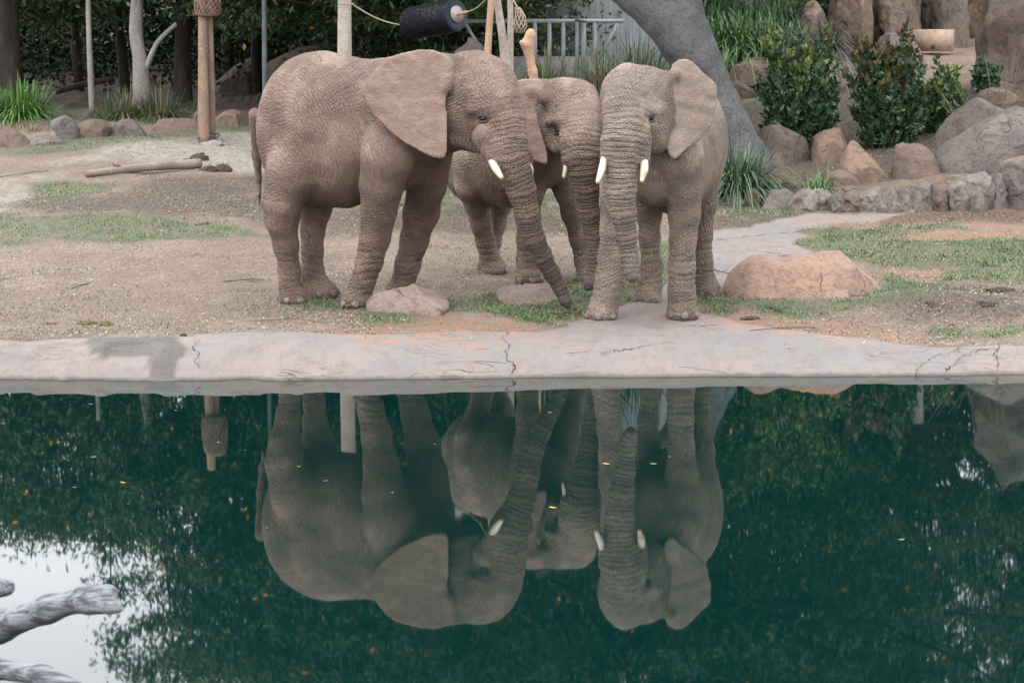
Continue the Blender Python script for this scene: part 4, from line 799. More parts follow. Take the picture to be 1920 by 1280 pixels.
clump(1022, 182, .85, .6, 420, [GRO, GRN, GRT, GRO], 'olive green spiky clump behind the small elephant, beside the forked stump', MD, seed=10, dep=33.5, w=.013)
clump(1084, 192, .72, .7, 360, [GRO, GRN, GRO, GRD], 'dark green spiky clump behind the head of the small elephant', MD, seed=11, dep=33, w=.013)
clump(1130, 195, .95, .6, 420, [GRO, GRD, GRT, GRN], 'mixed olive clump behind the gap between the two right-hand elephants', MD, seed=12, dep=32.6, w=.012)
clump(975, 190, .6, .7, 260, [GRO, GRD, GRP], 'low dark clump between the pale poles and the small elephant', MD, seed=13, dep=33, w=.012)
clump(1195, 190, 1.35, .45, 900, [GRN, GRO, GRS, GRO, GRN], 'tall fountain of green grass under the leaning trunk of the big tree', MD, seed=14, dep=34.5, w=.011, droop=.9, cover=.35)
clump(1140, 190, .7, .5, 500, [GRO, GRT, GRN], 'tall olive grass beside the end of the pipe rail', MD, seed=15, dep=35.5, w=.01, cover=.3)
clump(820, 130, .45, .9, 200, [GRD, GRP], 'dark twiggy clump under the brush roller', MD, seed=16, dep=35, w=.008)
clump(1385, 362, .95, .42, 500, [GRD, GRD, GRN, GRS], 'dark blue-green strappy plant at the foot of the big leaning tree', seed=20, w=.013, droop=.7, cover=.2)
clump(1350, 368, .8, .45, 350, [GRD, GRD, GRN], 'dark strappy plant partly hidden behind the pale elephant', seed=21, w=.012, droop=.7, cover=.2)
clump(1535, 358, .44, .6, 220, [GRN, GRS, GRB], 'green arching grass tuft on the bed above the stone kerb', seed=22, w=.009, droop=.8, cover=.12)
clump(1446, 350, .26, .8, 320, [GRO, GRS, GRT], 'dry yellow-green tuft left of the green arching tuft', seed=23, w=.005, cover=.18)
clump(1810, 335, .10, .9, 80, [GRN, GRB], 'tiny green tuft in front of the biggest grey boulder', seed=24, w=.006, cover=.08)
clump(1590, 398, .001 + .08, .9, 120, [GRN, GRB], 'tiny green tuft at the foot of the stone kerb', seed=25, w=.005, cover=.2, dep=None)
clump(1700, 515, .09, 1.2, 500, [GRO, GRN, GRT], 'low tuft of long grass at the right end of the reddish boulder', seed=26, w=.004, cover=.22)
clump(1550, 90, .72, .7, 520, [GRP, GRP, GRP, GRS], 'dark purple-black fountain grass in front of the pale cliff block', seed=30, dep=37.5, w=.010, droop=.9, cover=.15)
GP = 'lush green plants at the top right'
for k, (a, b, h, dp, mt, lb) in enumerate([(1345, 105, 1.1, 39.6, [GRN, GRN, GRD, GRB], 'broad green clump directly right of the big tree trunk'), (1385, 102, 1.0, 39.4, [GRN, GRB, GRN], 'bright green clump above the pale terrace rock'), (1428, 104, .9, 39.3, [GRB, GRN, GRS, GRS], 'light green arching clump above the right end of the terrace rock'),
        (1470, 112, 1.0, 39.3, [GRS, GRN, GRS], 'silvery green fountain grass left of the dark purple grass'), (1410, 70, 1.4, 43, [GRN, GRD, GRS], 'tall dark green growth behind the bright green clumps'), (1330, 60, 1.6, 43, [GRD, GRN], 'tall shaded growth behind the big tree trunk'), (1465, 65, 1.4, 43.5, [GRS, GRN, GRD], 'tall grey-green growth left of the leaning pale rock'), (1370, 15, 1.6, 47, [GRN, GRD], 'farthest green growth at the top edge of the photo')]):
    clump(a, b, h, .45, 750, mt, lb, GP, seed=40 + k, dep=dp, w=.014, droop=.8, cover=.4)
# leaf sprays
def leaves(P, L, wd, rg, up=.35, N0=None):
    m = len(P); a = rg.normal(0, 1, (m, 3)); a[:, 2] += up; 
    if N0 is not None: a = a * .55 + N0
    a /= np.linalg.norm(a, axis=1)[:, None]; b = rg.normal(0, 1, (m, 3)); b = np.cross(a, b); b /= np.linalg.norm(b, axis=1)[:, None] + 1e-9; c = np.cross(a, b)
    L = L * rg.uniform(.6, 1.25, m)[:, None]; wd = wd * rg.uniform(.7, 1.2, m)[:, None]; mid = P + a * L * .45 - c * wd * .18
    V = np.stack([P, mid + b * wd + c * wd * .35, P + a * L, mid - b * wd + c * wd * .35], 1).reshape(-1, 3); k = np.arange(m)[:, None] * 4
    return V, np.concatenate([k + [0, 1, 2], k + [0, 2, 3]], 1).reshape(-1, 3)
def leafmat2(name, c, c2, rough=.42, spec=.45):
    n = NB(name); g = n.noise(6, n.gpos(), 3); h = n.noise(55, n.gpos(), 1)
    m = n.mix(n.mr(n.M('ADD', n.M('MULTIPLY', g, .5), n.M('MULTIPLY', h, .5)), .38, .62), c, c2); return n.out(m, rough, spec)
LB = leafmat2('bush_leaf', (.018, .038, .016), (.038, .07, .025)); LN = leafmat2('bush_leaf_new', (.07, .11, .025), (.12, .15, .04)); LR = leafmat2('bush_leaf_bronze', (.05, .045, .016), (.085, .065, .022)); LBL = leafmat2('bush_leaf_glossy', (.018, .045, .022), (.035, .075, .035), .3)
TW = simple('twig', (.13, .10, .08), .85)
def bush(px0, px1, py0, py1, d, label, mats, top, seed, n=170, L=.105, wd=.026, group='broadleaf bushes at the right'):
    rg = np.random.default_rng(seed); c = W((px0 + px1) / 2, (py0 + py1) / 2, d); rx = (px1 - px0) / 2 * PXM(d) * .96; rz = (py1 - py0) / 2 * PXM(d); ry = rx * .85; g = c - [0, 0, rz]
    e = empty('bush', g, label, 'bush', group); P = []; N = []; I = []; m = MB()
    for k in range(n):
        u = rg.normal(0, 1, 3); u /= np.linalg.norm(u); u[2] = u[2] if u[2] > -.75 else -.75; r = rg.uniform(.55, 1.0 + .16 * (u[2] > .3) * rg.uniform()) if k % 4 else rg.uniform(.25, .6)
        q = c + u * [rx, ry, rz] * r * (1 + .16 * math.sin(5 * u[0] + seed) * (u[2] > 0)); sd = g + rg.normal(0, .05, 3) * [1, 1, 0]; md = (q + sd) / 2 + rg.normal(0, .06, 3) + [0, 0, .08]
        if k % 2 == 0: m.tube(smooth_path([sd, md, q], 3), np.linspace(.011, .004, 7), 4, False)
        ax = q - md; ax /= np.linalg.norm(ax)
        for s in range(4):
            ks = rg.integers(5, 8); pp = q - ax * s * .065 + rg.normal(0, .012, (ks, 3)); P.append(pp); N.append(np.tile(ax * .9 + [0, 0, .25], (ks, 1)) - .25 * s * ax)
            newl = (u[2] > .35 and s < 2 and rg.uniform() < .75); I.append(np.full(ks, 2 if newl else rg.integers(0, 2)))
    P = np.concatenate(P); N = np.concatenate(N); I = np.concatenate(I); V, T = leaves(P, L, wd, rg, .1, N)
    obj('foliage', V, [T], [mats[0], mats[1], top], e, mi=np.repeat(I, 2), smooth=False); m.obj('stem', TW, e)
bush(1418, 1578, 66, 320, 32.6, 'leftmost dark green bush with yellow-green tips', [LB, LBL], LN, 11, 420)
bush(1592, 1745, 64, 318, 32.4, 'middle bush with bronze-tinged upright tips', [LB, LBL], LR, 12, 420)
bush(1700, 1822, 122, 285, 33.0, 'rightmost bush with fresh green leaves growing behind the slanting slab', [LBL, GRN], LN, 13, 190)
bush(1822, 1872, 112, 172, 34.0, 'small leafy sprig against the huge cracked boulder', [LBL, GRN], LBL, 14, 40)
# thin bare stalks
m = MB(); rg = np.random.default_rng(5)
for k in range(16):
    b = W(1862 + rg.normal(0, 3), 300, 30.2); t = W(1862 + rg.uniform(-110, 60), rg.uniform(90, 190), 30.4 + rg.uniform(-.3, .3)); m.tube(smooth_path([b, (b + t) / 2 + rg.normal(0, .05, 3), t], 4), .0035, 4, False)
tag(m.obj('dry_stalks', TW), 'thin bare dry stalks rising in front of the biggest grey boulder', 'dead plant')
# ---------------------------------------------------------------- trees
bark_pale = rockmat('bark_pale', (.22, .21, .195), (.16, .148, .138), (.12, .105, .095), .015, 2.2, .1); bark_dark = simple('bark_dark', (.03, .023, .018), .9, .3, 8, .02, 30, stretch=(1, 1, .25)); bark_grey = rockmat('bark_grey', (.125, .125, .13), (.085, .085, .088), (.045, .043, .042), .07, 1.6, .3)
TL1 = leafmat2('tree_leaf', (.026, .045, .019), (.052, .078, .034), .6, .2); TL2 = leafmat2('tree_leaf_light', (.04, .065, .027), (.062, .092, .038), .6, .2); TLY = leafmat2('leaf_orange', (.55, .26, .03), (.65, .36, .04), .5); TLD = leafmat2('leaf_painted_shade', (.006, .011, .006), (.012, .02, .01), .8); TLD.node_tree.nodes['Principled BSDF'].inputs['Specular IOR Level'].default_value = .08; TL3 = leafmat2('tree_leaf_greyish', (.06, .08, .05), (.10, .12, .075), .5)
def crown_mesh(seed, nc, per, L, wd, r, clr=.28, cut=None, hollow=.45, cols=(.60, .388, .012)):
    rg = np.random.default_rng(seed); u = rg.normal(0, 1, (nc, 3)); u /= np.linalg.norm(u, axis=1)[:, None]; rr = rg.uniform(hollow ** 3, 1, nc) ** (1 / 3); C = u * rr[:, None] * (1 + .28 * vnoise(u * 2.3 + seed, seed))[:, None]
    C = C * np.asarray(r);
    if cut is not None: C = C[C[:, 2] > cut]
    s = np.repeat(rg.uniform(.5, 1.25, len(C)) * clr, per); P = np.repeat(C, per, 0) + rg.normal(0, 1, (len(C) * per, 3)) * s[:, None] * [1, 1, .55]
    V, T = leaves(P, L, wd, rg, .15); mi = rg.choice(3, len(P), p=cols); return V, T, np.repeat(mi, 2), C
def tree(base, trunk_pts, radii, crown_c, crown_r, label, barkm, seed, nc=800, per=60, L=.14, wd=.027, cut=None, leafm=None, group=None, share=None, extra=(), sway=14, clr=.3, cols=(.60, .395, .005)):
    e = empty('tree', base, label, 'tree', group); m = MB(); P = smooth_path(trunk_pts, 5); m.tube(P, np.interp(np.linspace(0, 1, len(P)), np.linspace(0, 1, len(radii)), radii), 16, False, .12, seed)
    rg = np.random.default_rng(seed)
    for pts, ra, rb in extra: q = smooth_path(pts, 5); m.tube(q, np.linspace(ra, rb, len(q)), 10, False, .1, seed + 1)
    cc = np.asarray(crown_c, float)
    V, T, mi, C = crown_mesh(seed, nc, per, L, wd, crown_r, clr, cut, cols=cols)
    top = P[-1]
    m2 = MB()
    for k in rg.choice(len(C), min(len(C), sway * 3), False): q = C[k] + cc; md = (q + top) / 2 + rg.normal(0, .25, 3); m2.tube(smooth_path([top, md, q], 4), np.linspace(radii[-1] * .45, .012, 9), 5, False)
    tag(m2.obj('branch', bark_dark, e), kind='stuff'); m.obj('trunk', barkm, e, mi=None); obj('crown', V + cc, [T], leafm or [TL1, TL2, TLY], e, mi=mi, smooth=False); return e
b = G(263, 219)
tree(b, [b + [.02, 0, -.1], W(266, 170, b[1]), W(262, 110, b[1]), W(255, 55, b[1]), W(262, -60, b[1])], [.21, .145, .12, .115, .08], (-2.65, b[1] + .3, 5.9), (3.9, 3.4, 3.5), 'spreading dark-leaved tree with a smooth pale forked trunk and a few orange leaves', bark_pale, 1, 1500, 84, cut=-3.05, sway=26,
     extra=[([W(270, 140, b[1]), W(282, 108, b[1] - .1), W(297, 78, b[1] - .1), W(330, 45, b[1])], .05, .035)], cols=(.66, .328, .012), clr=.25)
b = G(20, 212)
tree(b, [b, W(15, 100, b[1]), W(20, -80, b[1])], [.26, .2, .15], (-7.8, 41.6, 4.6), (2.3, 1.8, 1.9), 'low dark tree with a thick brown trunk at the left edge', bark_dark, 2, 640, 60, sway=10, cols=(.66, .33, .01))
b = G(345, 205)
tree(b, [b, W(343, 100, b[1]), W(350, -80, b[1])], [.17, .14, .12], (-1.6, 43.5, 6.6), (4.4, 3.0, 4.1), 'dark-trunked tree in the shade behind the bundled posts', bark_dark, 3, 1000, 84, clr=.25, sway=18)
BT = 'tall trees closing the view behind the enclosure'
t0 = tree(G(765, 150), [W(765, 160, 46), W(762, 60, 46), W(770, -90, 46)], [.2, .17, .13], (.4, 47, 7.4), (4.6, 3.0, 4.6), 'tall tree with a pale trunk seen behind the black brush roller', bark_pale, 4, 700, 84, clr=.25, L=.155, wd=.029, group=BT)
def copy_tree(src, loc, rz, label, s=1.0):
    r = src.copy(); col.objects.link(r); r.location = loc; r.rotation_euler = (0, 0, rz); r.scale = (s, s, s); r['label'] = label
    for ch in src.children: c = ch.copy(); col.objects.link(c); c.parent = r
    return r
for (x, y, rz, s, lb) in [(4.8, 49, 1.3, 1.05, 'tall tree rising directly behind the pale wooden shed'), (9.0, 53, 2.6, 1.1, 'tall tree rising behind the cliff blocks at the top right'), (14.5, 52, 4.0, .95, 'tall tree beyond the huge cracked boulder at the right edge'), (7.4, 46.8, .6, .95, 'tall tree right behind the orange cliff block'), (-2.2, 53, 5.2, .9, 'tall tree in the dark background left of the large elephant'), (1.9, 57, 3.3, 1.15, 'farthest tall tree, behind the pipe rail')]:
    copy_tree(t0, (x, y, float(zt(x, y))), rz, lb, s)
TG1 = leafmat2('fresh_leaf', (.085, .15, .05), (.13, .20, .075), .6, .2)
tree((5.9, 48, float(zt(5.9, 48))), [(5.9, 48, 2.2), (5.85, 48, 3.2), (6.0, 48, 4.6)], [.12, .1, .07], (5.9, 48, 5.0), (2.2, 1.6, 2.4), 'lighter green bushy tree growing behind the lush plants at the top right', bark_dark, 17, 520, 84, leafm=[TG1, TL2, TLY], cols=(.7, .297, .003), sway=10)
# understorey; near-black leaves have the deep shade put into their colour
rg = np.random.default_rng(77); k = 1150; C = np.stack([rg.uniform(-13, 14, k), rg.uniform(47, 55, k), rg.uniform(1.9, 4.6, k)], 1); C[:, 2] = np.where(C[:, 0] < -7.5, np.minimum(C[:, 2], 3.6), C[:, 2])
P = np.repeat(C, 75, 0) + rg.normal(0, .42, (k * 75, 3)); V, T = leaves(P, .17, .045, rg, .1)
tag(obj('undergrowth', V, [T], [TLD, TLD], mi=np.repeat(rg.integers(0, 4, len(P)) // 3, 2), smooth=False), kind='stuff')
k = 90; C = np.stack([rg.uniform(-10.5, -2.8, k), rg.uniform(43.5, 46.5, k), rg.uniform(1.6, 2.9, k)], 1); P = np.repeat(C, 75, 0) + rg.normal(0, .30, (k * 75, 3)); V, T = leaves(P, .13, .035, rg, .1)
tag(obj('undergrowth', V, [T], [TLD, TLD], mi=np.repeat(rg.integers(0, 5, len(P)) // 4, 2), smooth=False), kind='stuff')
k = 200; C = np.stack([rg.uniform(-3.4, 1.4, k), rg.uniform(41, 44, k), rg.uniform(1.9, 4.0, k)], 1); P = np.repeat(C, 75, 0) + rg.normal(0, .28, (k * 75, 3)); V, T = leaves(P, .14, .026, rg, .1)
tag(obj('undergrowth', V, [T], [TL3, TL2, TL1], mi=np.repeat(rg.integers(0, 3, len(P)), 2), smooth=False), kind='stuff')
for k, (x, y) in enumerate([(-7.9, 44), (-6.9, 43), (-5.3, 45), (-4.6, 43.5), (-3.3, 44.5), (-9.2, 43)]):
    z = float(zt(x, y)); m = MB(); rg2 = np.random.default_rng(k + 9); m.tube(smooth_path([(x, y, z - .1), (x + rg2.normal(0, .08), y, z + 1.3), (x + rg2.normal(0, .2), y, z + 3.4)], 4), [.09 + .012 * (k % 3)] * 4 + [.06] * 5, 8, False, .15, k)
    tag(m.obj('shaded_tree', bark_dark), ['thin dark trunk in deep shade between the grey post and the left edge', 'dark trunk in deep shade just left of the grey post', 'dark trunk in deep shade just right of the grey post', 'dark trunk in deep shade behind the pale forked trunk', 'dark trunk in deep shade left of the bundled posts', 'dark trunk in deep shade above the bright green clump'][k], 'tree', 'bare trunks in the shade at the left')
# the big leaning tree
E = Body(); TD = 31.6
def tp(a, b, r, d=TD): return (W(a, b, d), r * PXM(d))
E.chain([tp(1402, 345, 78, 31.7), tp(1396, 318, 55), tp(1384, 285, 43), tp(1366, 245, 41), tp(1344, 200, 42), tp(1322, 155, 44), tp(1303, 112, 45), tp(1290, 70, 40), tp(1277, 20, 36), tp(1268, -40, 34), tp(1264, -130, 27, 31.9), tp(1290, -230, 15, 32.6), tp(1320, -300, 8, 33)], .12)
E.chain([tp(1303, 118, 40, 31.5), tp(1272, 80, 36, 31.4), tp(1238, 38, 33, 31.3), tp(1190, -3, 31, 31.3), tp(1130, -48, 28, 31.3), tp(1070, -110, 20, 31.8), tp(1030, -180, 12, 32.3), tp(1000, -240, 7, 32.8)], .035)
for a, b_, r, d in [(1465, 338, 16, 31.5), (1440, 352, 14, 31.1), (1345, 350, 18, 31.3), (1385, 360, 16, 30.9), (1500, 322, 10, 31.9)]: E.cone(W(1396, 300, 31.6), .26, W(a, b_, d), r * PXM(d), .1)
V, Q = E.mesh(.035); N = np.cross(V[Q[:, 2]] - V[Q[:, 0]], V[Q[:, 3]] - V[Q[:, 1]]); c_ = V[Q].mean(1)
if ((N[:, 2]) * (c_[:, 2] - V[:, 2].mean())).sum() < 0: Q = Q[:, ::-1]
V = V + .035 * np.stack([fbm(V * [4, 4, 1.0] + s, 4, s) for s in (1, 2, 3)], 1)
be = G(1402, 335); e = empty('big_tree', be, 'big leaning tree with a smooth grey trunk forking behind the pale elephant', 'tree'); obj('trunk', V, [Q], bark_grey, e)
V, T, mi, C = crown_mesh(9, 850, 80, .14, .027, (5.2, 3.6, 2.7), .25, None, .3, cols=(.62, .372, .008)); cc = np.array([2.9, 33.2, 7.0]); obj('crown', V + cc, [T], [TL1, TL2, TLY], e, mi=mi, smooth=False)
m = MB(); rg = np.random.default_rng(4); 
for k in rg.choice(len(C), 60, False): q = C[k] + cc; top = [W(1310, -280, 32.9), W(1010, -220, 32.6), W(1290, -230, 32.6)][k % 3]; m.tube(smooth_path([top, (top + q) / 2 + rg.normal(0, .2, 3), q], 4), np.linspace(.07, .012, 9), 5, False)
tag(m.obj('branch', bark_dark, e), kind='stuff')
# ---------------------------------------------------------------- posts, rail, shed, roller
WR = rockmat('post_wood', (.22, .15, .105), (.17, .115, .085), (.08, .055, .042), .006, 2.5); WP = rockmat('pale_wood', (.30, .27, .235), (.24, .20, .165), (.12, .10, .08), .006, 2.5); WO = rockmat('peeled_wood', (.30, .195, .125), (.25, .165, .11), (.13, .085, .06), .006, 2.5)
WL = rockmat('log_wood', (.20, .16, .135), (.15, .115, .095), (.09, .07, .06), .008, 2.5); MT = simple('grey_metal', (.25, .265, .28), .45, .1, 6, spec=.5); MTD = simple('dark_metal', (.09, .105, .11), .5, .15, 6); ROPE = simple('rope', (.30, .24, .17), .9, .2, 60)
d = gd(380, 268); e = empty('bundled_posts', G(380, 268), 'three upright brown logs strapped together, carrying a net sack', 'wooden post')
def post(name, pts, r, mat, parent, dd, wob=.06, n=14, seed=0, label=None):
    m = MB(); P = smooth_path([W(a, b, dd) for a, b in pts], 5); rr = np.interp(np.linspace(0, 1, len(P)), np.linspace(0, 1, len(r)), r) * PXM(dd); P = np.concatenate([P, [P[-1] + (P[-1] - P[-2]) / np.linalg.norm(P[-1] - P[-2]) * rr[-1] * .35]]); rr = np.append(rr, rr[-1] * .6)
    m.tube(P, rr, n, True, wob, seed); o = m.obj(name, mat, parent)
    if label: tag(o, label)
    return o
post('log', [(382, 275), (381, 160), (380, -72)], [10.5, 9.5, 8], WR, e, d, label='tallest log, at the left')
post('log', [(397, 262), (396, 160), (393, 60), (390, -20)], [7.5, 7, 7, 7], WR, e, d + .1, seed=3, label='thinner log, at the right')
post('log', [(384, 275), (383, 180), (380, 108), (378, 92)], [9.5, 9, 7, 5.5], WR, e, d - .22, seed=5, label='shorter log in front with a rounded top')
m = MB(); a = np.linspace(0, 6.283, 25)
for k, (yy, z_) in enumerate([(254, 0), (257, .02)]): m.tube([W(390, yy, d) + [math.cos(t) * .165, math.sin(t) * .22 - .02, .02 * math.sin(3 * t + k)] for t in a], .012, 5, False)
m.obj('strap', MTD, e)
sk = empty('net_sack', W(389, 33, d), 'brown net sack hanging around the top of the bundled posts', 'feeding net'); rr = [(30, 17), (26, 21), (10, 23), (-10, 22), (-30, 21), (-44, 17), (-48, 9)]
P = smooth_path([W(389, y, d) for y, _ in rr], 4); rad = np.interp(np.linspace(0, 1, len(P)), np.linspace(0, 1, len(rr)), [r for _, r in rr]) * PXM(d)
m = MB(); m.tube(P, rad, 22, True, .08, 3); m.obj('hay', simple('hay', (.16, .105, .075), .95, .35, 30, .03, 60), sk)
m = MB(); n_ = 20; tt = np.linspace(0, 1, 30)
for s in (1, -1):
    for k in range(n_):
        pts = []
        for t in tt: c = np.array([np.interp(t, np.linspace(0, 1, len(P)), P[:, i]) for i in range(3)]); r = np.interp(t, np.linspace(0, 1, len(P)), rad) + .012; an = k / n_ * 6.283 + s * t * 2.6 + .15 * math.sin(14 * t + k); pts.append(c + [math.cos(an) * r, math.sin(an) * r, 0])
        m.tube(pts, .0065, 4, False)
m.obj('net', simple('net_cord', (.24, .165, .12), .9), sk)
# mound and dung
def dung(px, py, w, h, label, group='dark dung heaps by the fallen log', mat=None, seed=0, dd=None):
    g = G(px, py); r = w / 2 * PXM(g[1]); V, Q = uvsphere((0, 0, 0), (1, 1, 1), None, 46, 22); N = V / (np.linalg.norm(V, axis=1)[:, None]); f = 1 + .35 * fbm(N * 2.4 + seed, 3, seed) + .16 * fbm(N * 9 + seed, 3, seed + 4)
    V = N * f[:, None] * [r, r * .7, h * PXM(g[1])] + g + [0, r * .4, -.01]; return tag(obj('dung_heap', V, [Q], mat or DG, loc=g), label, 'dung', group)
DG = simple('dung', (.075, .055, .04), .95, .3, 30, .03, 50); DG2 = simple('dung_fresh', (.13, .10, .045), .9, .35, 25, .03, 45); MO = simple('mound_sand', (.22, .215, .19), .95, .15, 20, .02, 40)
dung(373, 302, 36, 15, 'dark brown dung heap behind the fallen log', seed=1); dung(353, 304, 26, 8, 'low crumbly dung heap left of the tallest one', seed=2); dung(417, 322, 36, 15, 'dark dung heap in front of the right end of the fallen log', seed=3); dung(390, 322, 34, 12, 'dark dung heap touching the right end of the fallen log', seed=4)
dung(90, 611, 44, 8, 'flat olive-brown dung patch near the pool edge at the left', 'dung near the pool edge', DG2, 5); dung(160, 607, 50, 7, 'olive-brown crumbled dung right of the flat patch', 'dung near the pool edge', DG2, 6); dung(200, 610, 26, 10, 'small mustard-brown dung lump by the pool edge', 'dung near the pool edge', DG2, 7); dung(343, 629, 14, 6, 'single small brown lump on the rim of the pool', 'dung near the pool edge', DG, 8)
dung(400, 272, 52, 9, 'low grey sandy mound at the foot of the bundled posts', None, MO, 9)['category'] = 'mound'
dung(1880, 546, 56, 9, 'dark clod of earth on the litter at the right edge', 'dark clods at the right', DG, 10); dung(1850, 574, 44, 11, 'dark clod of earth below the other one near the right edge', 'dark clods at the right', DG, 11); dung(1748, 572, 38, 8, 'greyish clod on the littered ground right of the reddish boulder', 'dark clods at the right', DG, 12); dung(1410, 597, 40, 5, 'flat grey-brown clod at the edge of the concrete in front of the reddish boulder', None, DG, 13); dung(390, 422, 50, 5, 'thin dark scatter of dung on the turf left of the large elephant', None, DG, 14)
# fallen log
g0, g1 = G(160, 336), G(372, 318); m = MB(); m.tube(smooth_path([g0 + [0, .1, .06], (g0 + g1) / 2 + [0, .1, .085], g1 + [0, .15, .075]], 8), np.linspace(.048, .068, 17), 14, True, .1, 2); m.tube([g0 * .72 + g1 * .28 + [0, .1, .1], g0 * .74 + g1 * .26 + [-.04, .08, .2]], [.045, .03], 8)
tag(m.obj('fallen_log', WL), 'pale brown log lying on the dirt, knotted near its thin end', 'log')
m = MB(); m.tube(smooth_path([W(105, 172, 42), W(160, 158, 42), W(215, 148, 42)], 5), .05, 8, True, .1); tag(m.obj('fallen_log', bark_dark), 'dark log leaning in deep shade behind the slim grey post', 'log')
# single posts
def single(name, pts, r, mat, dd, label, cat, group=None, seed=0, **kw): o = post(name, pts, r, mat, None, dd, seed=seed, **kw); return tag(o, label, cat, group)
single('wooden_post', [(648, 330), (647, 200), (646, 60), (646, -150)], [15, 14, 13, 12], WP, 29.5, 'pale upright wooden post rising behind the back of the large elephant', 'wooden post', seed=1, wob=.03)
single('grey_post', [(173, 215), (169, 120), (166, 30), (165, -60)], [6, 5.5, 5, 4.5], bark_pale, 39.8, 'slim grey post standing in the shade left of the pale tree trunk', 'post', seed=2)
single('metal_pole', [(497, 210), (496, 60), (495, -120)], [4.8, 4.8, 4.8], MTD, 38, 'slim dark blue-grey metal pole behind the rump of the large elephant', 'metal pole', wob=0)
GPo = 'bare poles behind the head of the large elephant'
single('wooden_pole', [(911, 300), (914, 115), (921, 0), (926, -120)], [7, 6.6, 6.2, 5.5], WO, 28.2, 'orange-tan bare pole, leftmost of the three', 'wooden post', GPo, 3)
single('wooden_pole', [(956, 300), (948, 130), (941, 60), (932, 0), (922, -110)], [10, 9, 7.5, 7, 5], WP, 28.4, 'pale crooked bare pole, middle of the three', 'wooden post', GPo, 4)
single('wooden_pole', [(958, 300), (957, 130), (957, 30), (955, -110)], [6.5, 6, 5.5, 5], WP, 28.7, 'pale straight bare pole, rightmost of the three, with a net bag beside it', 'wooden post', GPo, 5)
E = Body(); E.chain([(W(1006, 330, 28), .07), (W(1003, 170, 28), .062), (W(999, 135, 28), .05), (W(992, 100, 28), .052), (W(989, 84, 28), .07), (W(994, 68, 28), .055), (W(995, 62, 28), .052)], .04); E.cone(W(989, 86, 28), .055, W(978, 80, 27.95), .028, .03)
V, Q = E.mesh(.013); N = np.cross(V[Q[:, 2]] - V[Q[:, 0]], V[Q[:, 3]] - V[Q[:, 1]]); Q = Q if (N[:, 0] * (V[Q].mean(1)[:, 0] - V[:, 0].mean())).sum() > 0 else Q[:, ::-1]
tag(obj('wooden_stump', V, [Q], WO), 'short orange-tan branch stump with a knob, standing behind the small elephant', 'wooden post')
bg_ = empty('net_bag', W(974, 65, 28.3), 'brown knotted rope net bag hanging beside the straight pale pole', 'net bag'); P = smooth_path([W(970, 14, 28.3), W(975, 30, 28.3), W(975, 48, 28.3), W(974, 62, 28.3)], 5); rad = np.interp(np.linspace(0, 1, len(P)), [0, .4, .75, 1], [.02, .055, .075, .03])
m = MB(); m.tube(P, rad, 14, True, .2, 4); m.obj('bundle', simple('net_bundle', (.15, .12, .085), .95, .35, 60, .03, 90), bg_)
m = MB()
for s in (1, -1):
    for k in range(9): m.tube([P[i] + [math.cos(k * .698 + s * i * .16) * (rad[i] + .008), math.sin(k * .698 + s * i * .16) * (rad[i] + .008), 0] for i in range(len(P))], .006, 4, False)
m.tube([P[0], W(957, -10, 28.7)], .008, 5, False); m.obj('net', ROPE, bg_)
# brush roller
a, b = W(771, 46, 29.4), W(853, 28, 28.9); ax = (b - a) / np.linalg.norm(b - a); a = a - ax * .02; Lr = np.linalg.norm(b - a)
e = empty('brush_roller', (a + b) / 2 - [0, 0, .22], 'black bristle brush roller on a wooden axle, hung on lines above the large elephant', 'brush roller')
u = np.cross(ax, [0, 0, 1]); u /= np.linalg.norm(u); v = np.cross(ax, u); R0 = 31 * PXM(29.2)
BR = simple('bristle', (.010, .012, .018), .6, .3, 60, spec=.4); BR2 = simple('bristle_tip', (.025, .035, .055), .5, .3, 60, spec=.4)
m = MB(); m.tube([a, b], R0 * .86, 30); m.obj('core', BR, e)
rg = np.random.default_rng(3); k = 15000; t = rg.uniform(0, 1, k); an = rg.uniform(0, 6.283, k); rd = np.cos(an)[:, None] * u + np.sin(an)[:, None] * v; en = (t - .5) * .25; B0 = a + ax * (t * Lr)[:, None] + rd * R0 * .8; T1 = B0 + (rd + ax * (en + rg.normal(0, .06, k))[:, None]) * (R0 * rg.uniform(.16, .24, k))[:, None]; sd = np.cross(rd, ax) * .0022
V = np.stack([B0 - sd, B0 + sd, T1], 1).reshape(-1, 3); tag(obj('bristles', V, [np.arange(3 * k).reshape(-1, 3)], BR, e, smooth=False), kind='stuff')
k = 1500; an = rg.uniform(0, 6.283, k); rd = np.cos(an)[:, None] * u + np.sin(an)[:, None] * v; B0 = b + rd * R0 * .42 + ax * .012; T1 = b + rd * (R0 * rg.uniform(.9, 1.03, k))[:, None] + ax * rg.uniform(.0, .03, k)[:, None]; sd = np.cross(rd, ax) * .003
V = np.stack([B0 - sd, B0 + sd, T1], 1).reshape(-1, 3); tag(obj('bristles', V, [np.arange(3 * k).reshape(-1, 3)], BR2, e, smooth=False), kind='stuff')
m = MB(); m.tube([b + ax * .02, b + ax * .045], R0 * .5, 28); m.obj('end_disc', simple('disc', (.24, .20, .20), .6, .15, 20), e)
m = MB(); m.tube([a - ax * .11, b + ax * .20], .018, 10); m.obj('axle', WO, e)
